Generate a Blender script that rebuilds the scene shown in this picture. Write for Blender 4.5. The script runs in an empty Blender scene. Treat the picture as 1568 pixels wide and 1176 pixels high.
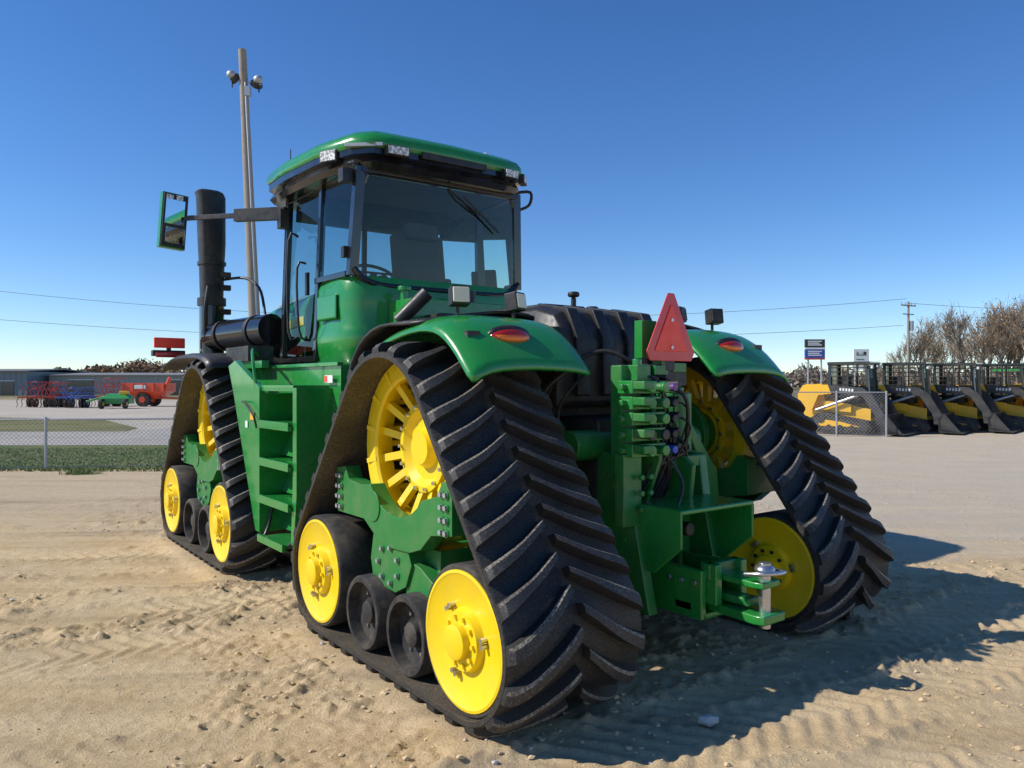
import bpy, math, random, numpy as np
from mathutils import Vector, Matrix, Euler
random.seed(7); rng=np.random.default_rng(5)
sc=bpy.context.scene
sc.view_settings.view_transform='Standard'
try: sc.view_settings.look='None'
except Exception: pass
R=math.radians
# ------------------------------------------------------------ materials
def newmat(name):
    m=bpy.data.materials.new(name); m.use_nodes=True
    nt=m.node_tree; nt.nodes.clear()
    out=nt.nodes.new('ShaderNodeOutputMaterial'); p=nt.nodes.new('ShaderNodeBsdfPrincipled')
    nt.links.new(p.outputs[0],out.inputs[0]); return m,nt,p
def noise(nt,scale,detail=6,rough=.6,coord='Object',vec=None):
    n=nt.nodes.new('ShaderNodeTexNoise'); n.inputs['Scale'].default_value=scale
    n.inputs['Detail'].default_value=detail; n.inputs['Roughness'].default_value=rough
    if vec is None:
        tc=nt.nodes.new('ShaderNodeTexCoord'); vec=tc.outputs[coord]
    nt.links.new(vec,n.inputs['Vector']); return n.outputs['Fac']
def ramp(nt,fac,stops):
    r=nt.nodes.new('ShaderNodeValToRGB'); e=r.color_ramp.elements
    while len(e)<len(stops): e.new(.5)
    for i,(p,c) in enumerate(stops):
        e[i].position=p; e[i].color=(c[0],c[1],c[2],1) if not isinstance(c,(int,float)) else (c,c,c,1)
    nt.links.new(fac,r.inputs[0]); return r.outputs[0]
def mix(nt,fac,a,b):
    m=nt.nodes.new('ShaderNodeMix'); m.data_type='RGBA'
    for v,i in((fac,0),(a,6),(b,7)):
        if isinstance(v,(tuple,list)): m.inputs[i].default_value=(v[0],v[1],v[2],1)
        elif isinstance(v,(int,float)): m.inputs[i].default_value=v
        else: nt.links.new(v,m.inputs[i])
    return m.outputs[2]
def bump(nt,p,h,strength,dist):
    b=nt.nodes.new('ShaderNodeBump'); b.inputs['Strength'].default_value=strength; b.inputs['Distance'].default_value=dist
    nt.links.new(h,b.inputs['Height']); nt.links.new(b.outputs[0],p.inputs['Normal'])
def paint(name,c,rough=.3,dust=.25,metal=0,coat=.3,scale=5,dc=(.32,.25,.16),bs=0):
    m,nt,p=newmat(name)
    f=noise(nt,scale,8,.65); f=ramp(nt,f,[(.45,0.0),(.8,dust)])
    nt.links.new(mix(nt,f,c,dc),p.inputs['Base Color'])
    f2=noise(nt,scale*3,5,.6); nt.links.new(ramp(nt,f2,[(.3,rough*.8),(.75,min(1,rough*1.5))]),p.inputs['Roughness'])
    p.inputs['Metallic'].default_value=metal; p.inputs['Coat Weight'].default_value=coat; p.inputs['Coat Roughness'].default_value=.07
    if bs: bump(nt,p,noise(nt,60,4,.6),.3,bs)
    return m
GREEN=paint('green_paint',(.013,.225,.036),.27,.10,coat=.5)
DGREEN=paint('green_cast',(.012,.18,.032),.38,.25,coat=.2,bs=.002)
YEL=paint('yellow_paint',(.86,.60,.004),.35,.16,coat=.2)
BLK=paint('black_plastic',(.014,.014,.015),.42,.16,coat=0)
GLB=paint('gloss_black',(.010,.010,.011),.15,.08,coat=.5)
RUB=paint('rubber',(.018,.017,.017),.7,.35,coat=0,scale=6,bs=.002)
STEEL=paint('steel',(.55,.55,.55),.3,.1,metal=.9,coat=0)
GALV=paint('galvanised',(.42,.43,.44),.45,.1,metal=.6,coat=0)
DARK=paint('dark_metal',(.02,.02,.02),.5,.3,coat=0)
GREY=paint('seat_grey',(.08,.078,.07),.8,.1,coat=0)
WHITE=paint('white_paint',(.75,.75,.73),.4,.1)
CREAM=paint('cream_lens',(.75,.70,.5),.3,.1)
CYEL=paint('construction_yellow',(.80,.44,.01),.4,.15)
IRED=paint('implement_red',(.5,.03,.02),.4,.2)
IORG=paint('implement_orange',(.75,.07,.02),.4,.1)
IBLUE=paint('implement_blue',(.03,.12,.42),.4,.2)
RED=paint('red_reflector',(.98,.055,.025),.45,.03,coat=.2)
REDD=paint('dark_red',(.66,.012,.02),.3,.03)
REDL=paint('red_lens',(.42,.012,.008),.12,.02,coat=.5)
ORG=paint('amber_lens',(.90,.20,.01),.15,.02,coat=.5)
PURP=paint('purple_cap',(.12,.03,.2),.4,.1); BLUEC=paint('blue_cap',(.02,.08,.5),.4,.1)
def beltmat(name,amt,base=(.014,.013,.013),dc=(.36,.29,.20),bst=.4,lo=.42,hi=.66):
    m,nt,p=newmat(name)
    a=noise(nt,3,8,.7); b=noise(nt,90,4,.7); 
    f=nt.nodes.new('ShaderNodeMath'); f.operation='MULTIPLY'
    nt.links.new(ramp(nt,a,[(.3,.25),(.65,1.0)]),f.inputs[0]); nt.links.new(ramp(nt,b,[(lo,.1),(hi,1.0)]),f.inputs[1])
    g=nt.nodes.new('ShaderNodeMath'); g.operation='MULTIPLY'; nt.links.new(f.outputs[0],g.inputs[0]); g.inputs[1].default_value=amt
    nt.links.new(mix(nt,g.outputs[0],base,dc),p.inputs['Base Color'])
    p.inputs['Roughness'].default_value=.62
    bump(nt,p,b,bst,.003); return m
BELT=beltmat('belt_rubber',.20,(.011,.011,.011)); LUGD=beltmat('lug_dusty',1.0,(.03,.027,.024),(.56,.47,.35),.8); LUG=beltmat('lug_rubber',.10,(.011,.011,.011)); LUGT=beltmat('lug_worn_top',.45,(.020,.0195,.019),(.36,.31,.25),.6,.47,.72); BELTIN=beltmat('belt_inside',.6,(.035,.028,.02))
def glassmat(name,tint,ior=1.5):
    m=bpy.data.materials.new(name); m.use_nodes=True; nt=m.node_tree; nt.nodes.clear()
    o=nt.nodes.new('ShaderNodeOutputMaterial'); mx=nt.nodes.new('ShaderNodeMixShader'); t=nt.nodes.new('ShaderNodeBsdfTransparent'); g=nt.nodes.new('ShaderNodeBsdfGlossy'); f=nt.nodes.new('ShaderNodeFresnel')
    t.inputs[0].default_value=(*tint,1); g.inputs['Roughness'].default_value=.015; f.inputs[0].default_value=ior
    nt.links.new(f.outputs[0],mx.inputs[0]); nt.links.new(t.outputs[0],mx.inputs[1]); nt.links.new(g.outputs[0],mx.inputs[2]); nt.links.new(mx.outputs[0],o.inputs[0]); return m
GLASS=glassmat('tinted_glass',(.60,.74,.73),1.42)
m,nt,p=newmat('mirror_glass'); p.inputs['Base Color'].default_value=(.8,.85,.85,1); p.inputs['Metallic'].default_value=1; p.inputs['Roughness'].default_value=.03; MIRR=m
m,nt,p=newmat('lamp_lens'); p.inputs['Roughness'].default_value=.15
nt.links.new(mix(nt,ramp(nt,noise(nt,40,2,.5),[(.45,0.),(.55,1.)]),(.85,.85,.82),(.35,.35,.34)),p.inputs['Base Color']); LENS=m
# ------------------------------------------------------------ mesh builder
class MB:
    def __init__(s): s.v=[];s.f=[];s.m=[];s.mats=[]
    def add(s,vs,fs,mat):
        if mat not in s.mats: s.mats.append(mat)
        k=s.mats.index(mat); o=len(s.v); s.v+= [tuple(v) for v in vs]
        for f in fs: s.f.append(tuple(i+o for i in f)); s.m.append(k)
    def box(s,c,sz,mat,rot=(0,0,0)):
        M=Euler(rot).to_matrix(); vs=[]
        for x in(-.5,.5):
            for y in(-.5,.5):
                for z in(-.5,.5): vs.append(M@Vector((x*sz[0],y*sz[1],z*sz[2]))+Vector(c))
        s.add(vs,[(0,1,3,2),(4,6,7,5),(0,4,5,1),(2,3,7,6),(0,2,6,4),(1,5,7,3)],mat)
    def bb(s,x0,x1,y0,y1,z0,z1,mat): s.box(((x0+x1)/2,(y0+y1)/2,(z0+z1)/2),(abs(x1-x0),abs(y1-y0),abs(z1-z0)),mat)
    def beam(s,a,b,w,h,mat,up=(0,0,1)):
        a=Vector(a);b=Vector(b);d=(b-a).normalized(); u=Vector(up); r=d.cross(u)
        if r.length<.05: r=d.cross(Vector((0,1,0)))
        r.normalize(); u=r.cross(d); vs=[]
        for P in(a,b):
            for i,j in((-1,-1),(1,-1),(1,1),(-1,1)): vs.append(P+r*i*w/2+u*j*h/2)
        s.add(vs,[(0,1,2,3),(7,6,5,4),(0,4,5,1),(1,5,6,2),(2,6,7,3),(3,7,4,0)],mat)
    def cyl(s,a,b,r,mat,r2=None,n=20):
        a=Vector(a);b=Vector(b);r2=r if r2 is None else r2;d=(b-a).normalized()
        t=Vector((0,0,1)) if abs(d.z)<.9 else Vector((1,0,0)); p=d.cross(t).normalized(); q=d.cross(p); vs=[]
        for P,rr in((a,r),(b,r2)):
            for i in range(n):
                an=2*math.pi*i/n; vs.append(P+(p*math.cos(an)+q*math.sin(an))*rr)
        fs=[(i,(i+1)%n,n+(i+1)%n,n+i) for i in range(n)]+[tuple(range(n)),tuple(range(2*n-1,n-1,-1))]
        s.add(vs,fs,mat)
    def tube(s,pts,r,mat,n=8,sub=1):
        pts=[Vector(p) for p in pts]
        if sub>1:
            out=[]; P=[pts[0]]+pts+[pts[-1]]
            for i in range(1,len(P)-2):
                for k in range(sub):
                    t=k/sub; a,b,c,d=P[i-1],P[i],P[i+1],P[i+2]
                    out.append(.5*((2*b)+(c-a)*t+(2*a-5*b+4*c-d)*t*t+(3*b-a-3*c+d)*t**3))
            out.append(pts[-1]); pts=out
        vs=[];N=len(pts); q=None
        for i,P in enumerate(pts):
            d=(pts[min(i+1,N-1)]-pts[max(i-1,0)]).normalized()
            if q is None:
                t=Vector((0,0,1)) if abs(d.z)<.9 else Vector((1,0,0)); q=d.cross(t).normalized()
            q=(q-d*q.dot(d)).normalized(); p=d.cross(q)
            for k in range(n):
                an=2*math.pi*k/n; vs.append(P+(q*math.cos(an)+p*math.sin(an))*r)
        fs=[]
        for i in range(N-1):
            for k in range(n): fs.append((i*n+k,i*n+(k+1)%n,(i+1)*n+(k+1)%n,(i+1)*n+k))
        fs+=[tuple(range(n)),tuple(range(N*n-1,(N-1)*n-1,-1))]
        s.add(vs,fs,mat)
    def prism(s,poly,a,b,mat,axis='x'):
        n=len(poly)
        def P(p,t):
            return (t,p[0],p[1]) if axis=='x' else ((p[0],t,p[1]) if axis=='y' else (p[0],p[1],t))
        vs=[P(p,a) for p in poly]+[P(p,b) for p in poly]
        s.add(vs,[(i,(i+1)%n,n+(i+1)%n,n+i) for i in range(n)]+[tuple(range(n)),tuple(range(2*n-1,n-1,-1))],mat)
    def rev(s,prof,c,sg,mat,n=48):
        vs=[];K=len(prof)
        for (a,r) in prof:
            for i in range(n):
                an=2*math.pi*i/n; vs.append((c[0]+sg*a,c[1]+r*math.cos(an),c[2]+r*math.sin(an)))
        fs=[(k*n+i,k*n+(i+1)%n,(k+1)*n+(i+1)%n,(k+1)*n+i) for k in range(K-1) for i in range(n)]
        s.add(vs,fs,mat)
    def loft(s,rings,mat,cap=True,closed=True):
        n=len(rings[0]); vs=[p for r in rings for p in r]; fs=[]
        for k in range(len(rings)-1):
            for i in range(n if closed else n-1): fs.append((k*n+i,k*n+(i+1)%n,(k+1)*n+(i+1)%n,(k+1)*n+i))
        if cap: fs+=[tuple(range(n)),tuple(range(len(vs)-1,len(vs)-n-1,-1))]
        s.add(vs,fs,mat)
    def sph(s,c,r,mat,n=12,sz=(1,1,1),rx=0):
        vs=[];m=n//2; M=Euler((rx,0,0)).to_matrix()
        for j in range(m+1):
            for i in range(n):
                a=2*math.pi*i/n;b=math.pi*j/m
                vs.append(Vector(c)+M@Vector((r*sz[0]*math.sin(b)*math.cos(a),r*sz[1]*math.sin(b)*math.sin(a),r*sz[2]*math.cos(b))))
        s.add(vs,[(j*n+i,j*n+(i+1)%n,(j+1)*n+(i+1)%n,(j+1)*n+i) for j in range(m) for i in range(n)],mat)
    def build(s,name,parent=None,bevel=0,seg=2,ang=35,solid=0,subs=0,recalc=True):
        import bmesh
        me=bpy.data.meshes.new(name); me.from_pydata(s.v,[],s.f)
        for mt in s.mats: me.materials.append(mt)
        me.polygons.foreach_set('material_index',s.m)
        bm=bmesh.new(); bm.from_mesh(me)
        if recalc:
            bmesh.ops.recalc_face_normals(bm,faces=bm.faces)
        for f in bm.faces: f.smooth=True
        if bevel==0:
            for e in bm.edges:
                if len(e.link_faces)==2 and e.calc_face_angle(0)>R(ang): e.smooth=False
        bm.to_mesh(me); bm.free()
        o=bpy.data.objects.new(name,me); sc.collection.objects.link(o)
        if parent: o.parent=parent
        if subs:
            q=o.modifiers.new('s','SUBSURF'); q.levels=subs; q.render_levels=subs
        if solid:
            q=o.modifiers.new('t','SOLIDIFY'); q.thickness=solid; q.offset=0
        if bevel:
            q=o.modifiers.new('b','BEVEL'); q.width=bevel; q.segments=seg; q.limit_method='ANGLE'; q.angle_limit=R(ang)
            q=o.modifiers.new('w','WEIGHTED_NORMAL'); q.keep_sharp=True
        return o
def empty(name,loc=(0,0,0),rz=0):
    e=bpy.data.objects.new(name,None); e.location=loc; e.rotation_euler=(0,0,rz); e.empty_display_size=.3; sc.collection.objects.link(e); return e
SX,SY=-3.88,-4.07; SA=math.atan2(-.6,.8); H=1.78
def W(u,w,z=0): return (SX+.8*u+.6*w, SY-.6*u+.8*w, z)
def sstep(a,b,x):
    t=min(1,max(0,(x-a)/(b-a))); return t*t*(3-2*t)
def gz(w): return 1.6*sstep(130,220,w)
# ------------------------------------------------------------ TRACTOR
T=empty('articulated_tracked_tractor')
CA=(-.77,.475,.385); CB=(1.07,.475,.385); CD=(.12,1.38,.56)
def tang(c1,c2):
    dy,dz=c2[0]-c1[0],c2[1]-c1[1];L=math.hypot(dy,dz);dy/=L;dz/=L
    k=(c1[2]-c2[2])/L; q=math.sqrt(1-k*k); n=(dy*k+dz*q, dz*k-dy*q)
    return (c1[0]+n[0]*c1[2],c1[1]+n[1]*c1[2]),(c2[0]+n[0]*c2[2],c2[1]+n[1]*c2[2]),n
segs=[]
order=[CA,CB,CD]
tn=[tang(order[i],order[(i+1)%3]) for i in range(3)]
for i in range(3):
    a,b,n=tn[i]; segs.append(('L',a,b,n,math.hypot(b[0]-a[0],b[1]-a[1])))
    n2=tn[(i+1)%3][2]; c=order[(i+1)%3]; a0=math.atan2(n[1],n[0]); a1=math.atan2(n2[1],n2[0])
    while a1<a0: a1+=2*math.pi
    segs.append(('A',c,a0,a1,c[2]*(a1-a0)))
PL=sum(s[4] for s in segs)
def path(s):
    s%=PL
    for g in segs:
        if s<=g[4]:
            if g[0]=='L':
                t=s/g[4]; return (g[1][0]+(g[2][0]-g[1][0])*t,g[1][1]+(g[2][1]-g[1][1])*t),g[3]
            an=g[2]+(g[3]-g[2])*s/g[4]; n=(math.cos(an),math.sin(an)); c=g[1]
            return (c[0]+n[0]*c[2],c[1]+n[1]*c[2]),n
        s-=g[4]
    return path(0)
HW=.45; BT=.034; LH=.068
def track(xc,sg,y0,tag):
    def P(s,lx,h):
        p,n=path(s); return (xc+sg*lx,y0+p[0]+n[0]*h,p[1]+n[1]*h)
    b=MB(); N=220; prof=[(-HW,0),(-HW,BT-.008),(-HW+.012,BT),(HW-.012,BT),(HW,BT-.008),(HW,0)]; K=len(prof)
    vs=[P(PL*i/N,a,h) for i in range(N) for a,h in prof]
    fs=[];fi=[]
    for i in range(N):
        j=(i+1)%N
        for k in range(K):
            f=(i*K+k,i*K+(k+1)%K,j*K+(k+1)%K,j*K+k)
            (fi if k==K-1 else fs).append(f)
    b.add(vs,fs,BELT)
    b.add(vs,fi,BELTIN)
    b.build('belt_'+tag,T,ang=50)
    b=MB(); NL=39; pitch=PL/NL; SW=.215
    for mt in(LUG,LUGD,LUGT): b.mats.append(mt)
    for side in(-1,1):
        for k in range(NL):
            s0=pitch*(k+(.5 if side>0 else 0))+random.uniform(-.003,.003)
            ts=[0,.12,.26,.42,.58,.74,.88,.95,1.0]; M=len(ts)-1; secs=[]
            for q,t in enumerate(ts):
                lx=side*(.02+(HW-.002-.02)*t)
                vc=s0-SW*(1-t) + .02*math.sin(t*math.pi)
                wd=.019+.013*t; hh=LH*(.9 if q==0 else 1)*(1 if t<.87 else (.85 if t<.9 else (.66 if t<.97 else .34)))
                secs.append([(lx,vc-wd-.014,BT-.004),(lx,vc-wd-.003,BT+hh*.84),(lx,vc-wd*.6,BT+hh),(lx,vc+wd,BT+hh),(lx,vc+wd+.010,BT-.004)])
            vs=[P(v,lx,h) for sec in secs for lx,v,h in sec]
            o=len(b.v); b.v+=vs
            for q in range(M):
                for e in range(4):
                    b.f.append(tuple(i+o for i in(q*5+e,q*5+e+1,(q+1)*5+e+1,(q+1)*5+e))); b.m.append((0,1,2,0)[e])
            b.f.append(tuple(i+o for i in(0,1,2,3,4))); b.m.append(0)
            b.f.append(tuple(o+M*5+i for i in(4,3,2,1,0))); b.m.append(0)
    b.build('lugs_'+tag,T,ang=20)
    b=MB()
    for k in range(NL):
        s=pitch*k
        lo=[P(s-.04,-.05,0),P(s+.04,-.05,0),P(s+.04,.05,0),P(s-.04,.05,0)]; hi=[P(s-.02,-.03,-.08),P(s+.02,-.03,-.08),P(s+.02,.03,-.08),P(s-.02,.03,-.08)]
        b.loft([lo,hi],BELTIN)
    b.build('guide_lugs_'+tag,T)
    b=MB(); by=MB()
    for (cy,cz,r) in (CA,CB):
        c=(xc,y0+cy,cz)
        for s2 in(1,-1):
            g=sg*s2
            b.rev([(.10,r-.05),(.10,r-.012),(.115,r),(.405,r),(.42,r-.012),(.42,r-.028),(.405,r-.03)],c,g,RUB,56)
            by.rev([(.405,r-.028),(.425,r-.03),(.428,r-.045),(.418,r-.06),(.40,.19),(.395,.165),(.435,.15),(.437,.09)],c,g,YEL,56)
            by.rev([(.437,.092),(.475,.088),(.482,.07),(.482,.0)],c,g,YEL,32)
            for i in range(10):
                an=2*math.pi*i/10; cc=(xc+g*.43,c[1]+.122*math.cos(an),c[2]+.122*math.sin(an))
                by.cyl(cc,(cc[0]+g*.022,cc[1],cc[2]),.013,YEL if s2>0 else DARK,n=6)
            for i in range(6):
                an=2*math.pi*(i//2)/3+.8+.16*(i%2); cc=(xc+g*.402,c[1]+.19*math.cos(an),c[2]+.19*math.sin(an))
                by.cyl(cc,(cc[0]+g*.035,cc[1],cc[2]),.014,STEEL,n=8)
        b.cyl((xc-.4,c[1],c[2]),(xc+.4,c[1],c[2]),.07,DGREEN)
    for cy,r in((.43,.235),(-.13,.235)):
        c=(xc,y0+cy,.09+r)
        for s2 in(1,-1):
            g=sg*s2
            b.rev([(.10,.05),(.10,r-.01),(.11,r),(.385,r),(.40,r-.012),(.40,r-.04),(.33,r-.05),(.31,.08),(.36,.07),(.37,.05),(.37,0)],c,g,RUB,40)
            for i in range(6):
                an=2*math.pi*i/6; cc=(xc+g*.31,c[1]+.12*math.cos(an),c[2]+.12*math.sin(an)); b.cyl(cc,(cc[0]+g*.02,cc[1],cc[2]),.012,STEEL,n=6)
    b.build('rollers_'+tag,T,ang=40); by.build('idler_discs_'+tag,T,ang=40)
    b=MB(); c=(xc,y0+CD[0],CD[1]); r=CD[2]
    for g in(sg,-sg): b.rev([(.24,r-.055),(.24,r-.004),(.10,r-.004),(.10,r-.10),(.22,r-.125),(.235,r-.11),(.24,r-.055)],c,g,YEL,64)
    for s2 in(1,-1):
        g=sg*s2
        b.rev([(.04,.0),(.10,.0),(.10,.20),(.14,.24),(.14,.275),(.05,.29),(.02,.29),(.02,.0)],c,g,YEL,48)
        b.rev([(.10,.0),(.16,.0),(.16,.10),(.10,.13)],c,g,YEL,32)
        for i in range(14):
            an=2*math.pi*i/14; ca,sa=math.cos(an),math.sin(an)
            cc=(xc+g*.14,c[1]+.257*ca,c[2]+.257*sa); b.cyl(cc,(cc[0]+g*.022,cc[1],cc[2]),.013,STEEL,n=6)
        for i in range(15):
            an=2*math.pi*(i+.5)/15; ca,sa=math.cos(an),math.sin(an)
            b.beam((xc+g*.10,c[1]+.265*ca,c[2]+.265*sa),(xc+g*.18,c[1]+(r-.08)*ca,c[2]+(r-.08)*sa),.05,.045,YEL,up=(1,0,0))
            b.beam((xc+g*.225,c[1]+(r-.112)*ca,c[2]+(r-.112)*sa),(xc+g*.245,c[1]+(r-.02)*ca,c[2]+(r-.02)*sa),.03,.02,YEL,up=(1,0,0))
    for i in range(30):
        an=2*math.pi*i/30; ca,sa=math.cos(an),math.sin(an)
        b.beam((xc-.2,c[1]+(r-.05)*ca,c[2]+(r-.05)*sa),(xc+.2,c[1]+(r-.05)*ca,c[2]+(r-.05)*sa),.035,.07,YEL,up=(0,ca,sa))
    b.build('drive_wheel_'+tag,T,ang=35)
    b=MB()
    def PR(poly,a,bb,mat=DGREEN): b.prism([(y0+p[0],p[1]) for p in poly],xc+sg*a,xc+sg*bb,mat)
    arc=[(.12+.43*math.cos(R(a)),1.40+.43*math.sin(R(a))) for a in range(-38,-146,-9)]
    poly=[(.95,.90),(.97,1.2),(.84,1.22),(.78,1.14),(.60,1.12)]+arc+[(-.36,1.15),(-.42,1.24),(-.52,1.22),(-.52,.95),(-.30,.92),(-.18,.82),(-.05,.78),(.2,.77),(.36,.80),(.55,.90)]
    for s2 in(1,-1): PR(poly,s2*.215,s2*.325)
    PR([(-.2,.62),(-.2,.80),(.45,.80),(.45,.62)],-.2,.2)
    b.bb(xc-.20,xc+.20,y0+.60,y0+.95,.92,1.08,DGREEN); b.bb(xc-.20,xc+.20,y0-.5,y0-.38,.95,1.15,DGREEN)
    PR([(.44,.83),(.02,.83),(-.05,.70),(.02,.56),(.15,.50),(.44,.52),(.48,.66)],-.31,.31)
    low=[(.02,.72),(-.12,.70),(-.30,.62),(-.45,.66),(-.55,.60),(-.5,.52),(-.3,.50),(-.1,.44),(.05,.52)]
    PR(low,.12,.29); PR(low,-.29,-.12)
    PR([(-.2,.28),(-.2,.40),(.05,.54),(.3,.54),(.5,.40),(.5,.28)],-.09,.09)
    PR([(.4,.60),(.9,.60),(1.1,.55),(1.1,.40),(.9,.42),(.4,.5)],-.09,.09); PR([(-.3,.60),(-.8,.56),(-.8,.40),(-.3,.48)],-.09,.09)
    b.cyl((xc+sg*.325,y0+.42,1.0),(xc+sg*.333,y0+.42,1.0),.10,DGREEN,n=28)
    b.build('frame_'+tag,T,bevel=.012)
    b=MB()
    def bolt(y,z,lx,r=.016): b.cyl((xc+sg*lx,y0+y,z),(xc+sg*(lx+.022),y0+y,z),r,GALV,n=6); b.cyl((xc+sg*lx,y0+y,z),(xc+sg*(lx+.006),y0+y,z),r*1.5,DGREEN,n=14)
    for z in(.94,1.01,1.08,1.15):
        for y in(.885,.935): bolt(y,z,.325)
        bolt(-.47,z+.02,.325); bolt(-.42,z+.02,.325)
    for i in range(7):
        an=2*math.pi*i/7; bolt(.23+.13*math.cos(an),.66+.11*math.sin(an),.31,.015)
    b.build('frame_bolts_'+tag,T)
    b=MB(); b.cyl((xc,y0+.12,1.38),(xc-sg*1.0,y0+.12,1.38),.17,DGREEN,n=28); b.cyl((xc-sg*.3,y0+.12,1.38),(xc-sg*.36,y0+.12,1.38),.27,DGREEN,n=28)
    b.cyl((xc,y0+.25,.66),(xc-sg*.95,y0+.25,.75),.10,DGREEN); b.build('axle_'+tag,T,bevel=.01)
WB=4.12
track(-1.30,-1,0,'rear_left'); track(1.30,1,0,'rear_right'); track(-1.30,-1,WB,'front_left'); track(1.30,1,WB,'front_right')
# ---- cab
b=MB()
def pil(a,c,w=.07,h=.07,mat=GLB): b.beam(a,c,w,h,mat,up=(0,1,0))
LV={}
for s in(-1,1):
    LV[s]=dict(rb=(s*.91,2.25,2.74),rt=(s*.86,2.2,3.70),bb=(s*.945,2.95,2.02),bt=(s*.89,2.92,3.72),fb=(s*.92,3.88,2.02),ft=(s*.87,3.84,3.72))
    L=LV[s]; pil(L['rb'],L['rt'],.085,.08); pil(L['bb'],L['bt'],.055,.06); pil(L['fb'],L['ft'],.06,.07)
    pil((s*.93,2.3,2.76),(s*.945,2.95,2.76),.05,.05); pil(L['rt'],L['ft'],.09,.09); pil((s*.945,2.9,2.02),(s*.92,3.88,2.02),.05,.09)
pil((-.86,2.2,3.70),(.86,2.2,3.70),.09,.1); pil((-.84,3.84,3.72),(.84,3.84,3.72),.09,.09)
b.tube([(-.91,2.22,2.80),(-.80,2.2,2.70),(-.6,2.18,2.66),(0,2.17,2.655),(.6,2.18,2.66),(.80,2.2,2.70),(.91,2.22,2.80)],.035,GLB,sub=3)
b.tube([(-.82,2.19,3.56),(-.80,2.18,3.63),(-.7,2.175,3.66),(.7,2.175,3.66),(.80,2.18,3.63),(.82,2.19,3.56)],.02,GLB,sub=3)
b.bb(-.9,.9,2.35,3.85,1.9,1.98,BLK)
b.bb(-.45,.9,3.72,3.86,1.98,2.5,BLK)
b.bb(-.84,.84,2.3,3.7,3.66,3.70,GREY); b.prism([(3.25,3.655),(3.78,3.655),(3.80,3.48),(3.62,3.50)],-.82,.82,BLK)
b.beam((-.03,3.82,2.5),(-.03,3.80,3.5),.05,.04,BLK)
b.tube([(.05,2.17,3.64),(.15,2.15,3.55),(.42,2.15,3.42),(.30,2.15,3.47)],.009,BLK,sub=2); b.beam((.2,2.145,3.58),(.62,2.15,3.28),.012,.02,BLK)
b.build('cab_frame',T,bevel=.012)
b=MB()
b.add([(-.88,2.225,2.70),(.88,2.225,2.70),(.835,2.18,3.70),(-.835,2.18,3.70)],[(0,1,2,3)],GLASS)
for s in(-1,1):
    b.add([(s*.925,2.3,2.74),(s*.945,2.93,2.74),(s*.895,2.92,3.7),(s*.865,2.26,3.7)],[(0,1,2,3)],GLASS)
    b.add([(s*.948,2.97,2.06),(s*.925,3.86,2.06),(s*.875,3.82,3.7),(s*.893,2.95,3.7)],[(0,1,2,3)],GLASS)
b.add([(-.89,3.89,2.5),(.89,3.89,2.5),(.85,3.86,3.7),(-.85,3.86,3.7)],[(0,1,2,3)],GLASS)
b.build('cab_glass',T)
b=MB()
out=[(-.945,2.96),(-.97,2.6),(-.965,2.42),(-.93,2.28),(-.85,2.19),(-.7,2.15),(-.35,2.14),(.35,2.14),(.7,2.15),(.85,2.19),(.93,2.28),(.965,2.42),(.97,2.6),(.945,2.96)]
def ring(z,k,dy=0): return [(x*k,2.96+(y-2.96)*k+dy,z) for x,y in out]
b.loft([ring(1.93,.93),ring(1.97,.985),ring(2.2,1.01),ring(2.28,1.0),ring(2.33,.985),ring(2.5,.995),ring(2.66,.995),ring(2.74,.965)],GREEN)
b.build('cab_body_panel',T,ang=60)
b=MB()
b.loft([[(-.975,2.42,2.36),(-.975,2.85,2.36),(-.99,2.84,2.38),(-.99,2.43,2.38)],[(-.975,2.42,2.60),(-.975,2.85,2.60),(-.988,2.84,2.58),(-.988,2.43,2.58)]],GREEN)
b.bb(-.6,.6,1.75,2.15,2.25,2.52,GREEN); b.bb(-.45,.7,1.5,1.9,2.1,2.38,BLK)
b.cyl((-.55,1.95,2.4),(-.55,1.95,2.62),.035,GREEN); b.cyl((-.55,1.95,2.6),(-.55,1.95,2.64),.06,GREEN)
b.cyl((-.75,1.7,2.3),(-.55,1.55,2.55),.06,BLK); b.cyl((.1,1.9,2.5),(.1,1.9,2.64),.06,BLK)
b.build('cab_rear_shelf',T,bevel=.03,seg=3)
RO=[(-.60,2.02),(-.80,2.04),(-.94,2.20),(-1.05,2.75),(-1.07,3.5),(-1.03,4.05),(-.86,4.22),(0,4.26),(.86,4.22),(1.03,4.05),(1.07,3.5),(1.05,2.75),(.94,2.20),(.80,2.04),(.60,2.02),(0,1.99)]
def rr(z,k,slope=.0,arch=0):
    return [(x*k,3.1+(y-3.1)*k,z+slope*(y-3.1)+arch*(1-abs(x))) for x,y in RO]
b=MB()
b.loft([rr(3.67,.86),rr(3.68,.95),rr(3.73,.985,.0),rr(3.79,.955,.0),rr(3.81,.99,.01),rr(3.885,.99,.02)],GLB)
b.build('roof_visor',T,ang=40)
b=MB()
b.loft([rr(3.872,.995,.02),rr(3.90,1.012,.02),rr(3.95,1.005,.02),rr(4.0,.975,.02),rr(4.045,.90,.015),rr(4.06,.6,.01)],GREEN)
b.build('cab_roof',T,ang=50)
b=MB()
def lamp(c,sz,rz,fx=LENS,rx=0):
    b.box(c,sz,BLK,(rx,0,rz)); M=Euler((rx,0,rz)).to_matrix(); o=M@Vector((0,-sz[1]/2-.004,0))
    b.box((c[0]+o.x,c[1]+o.y,c[2]+o.z),(sz[0]*.88,.012,sz[2]*.8),fx,(rx,0,rz))
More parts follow.
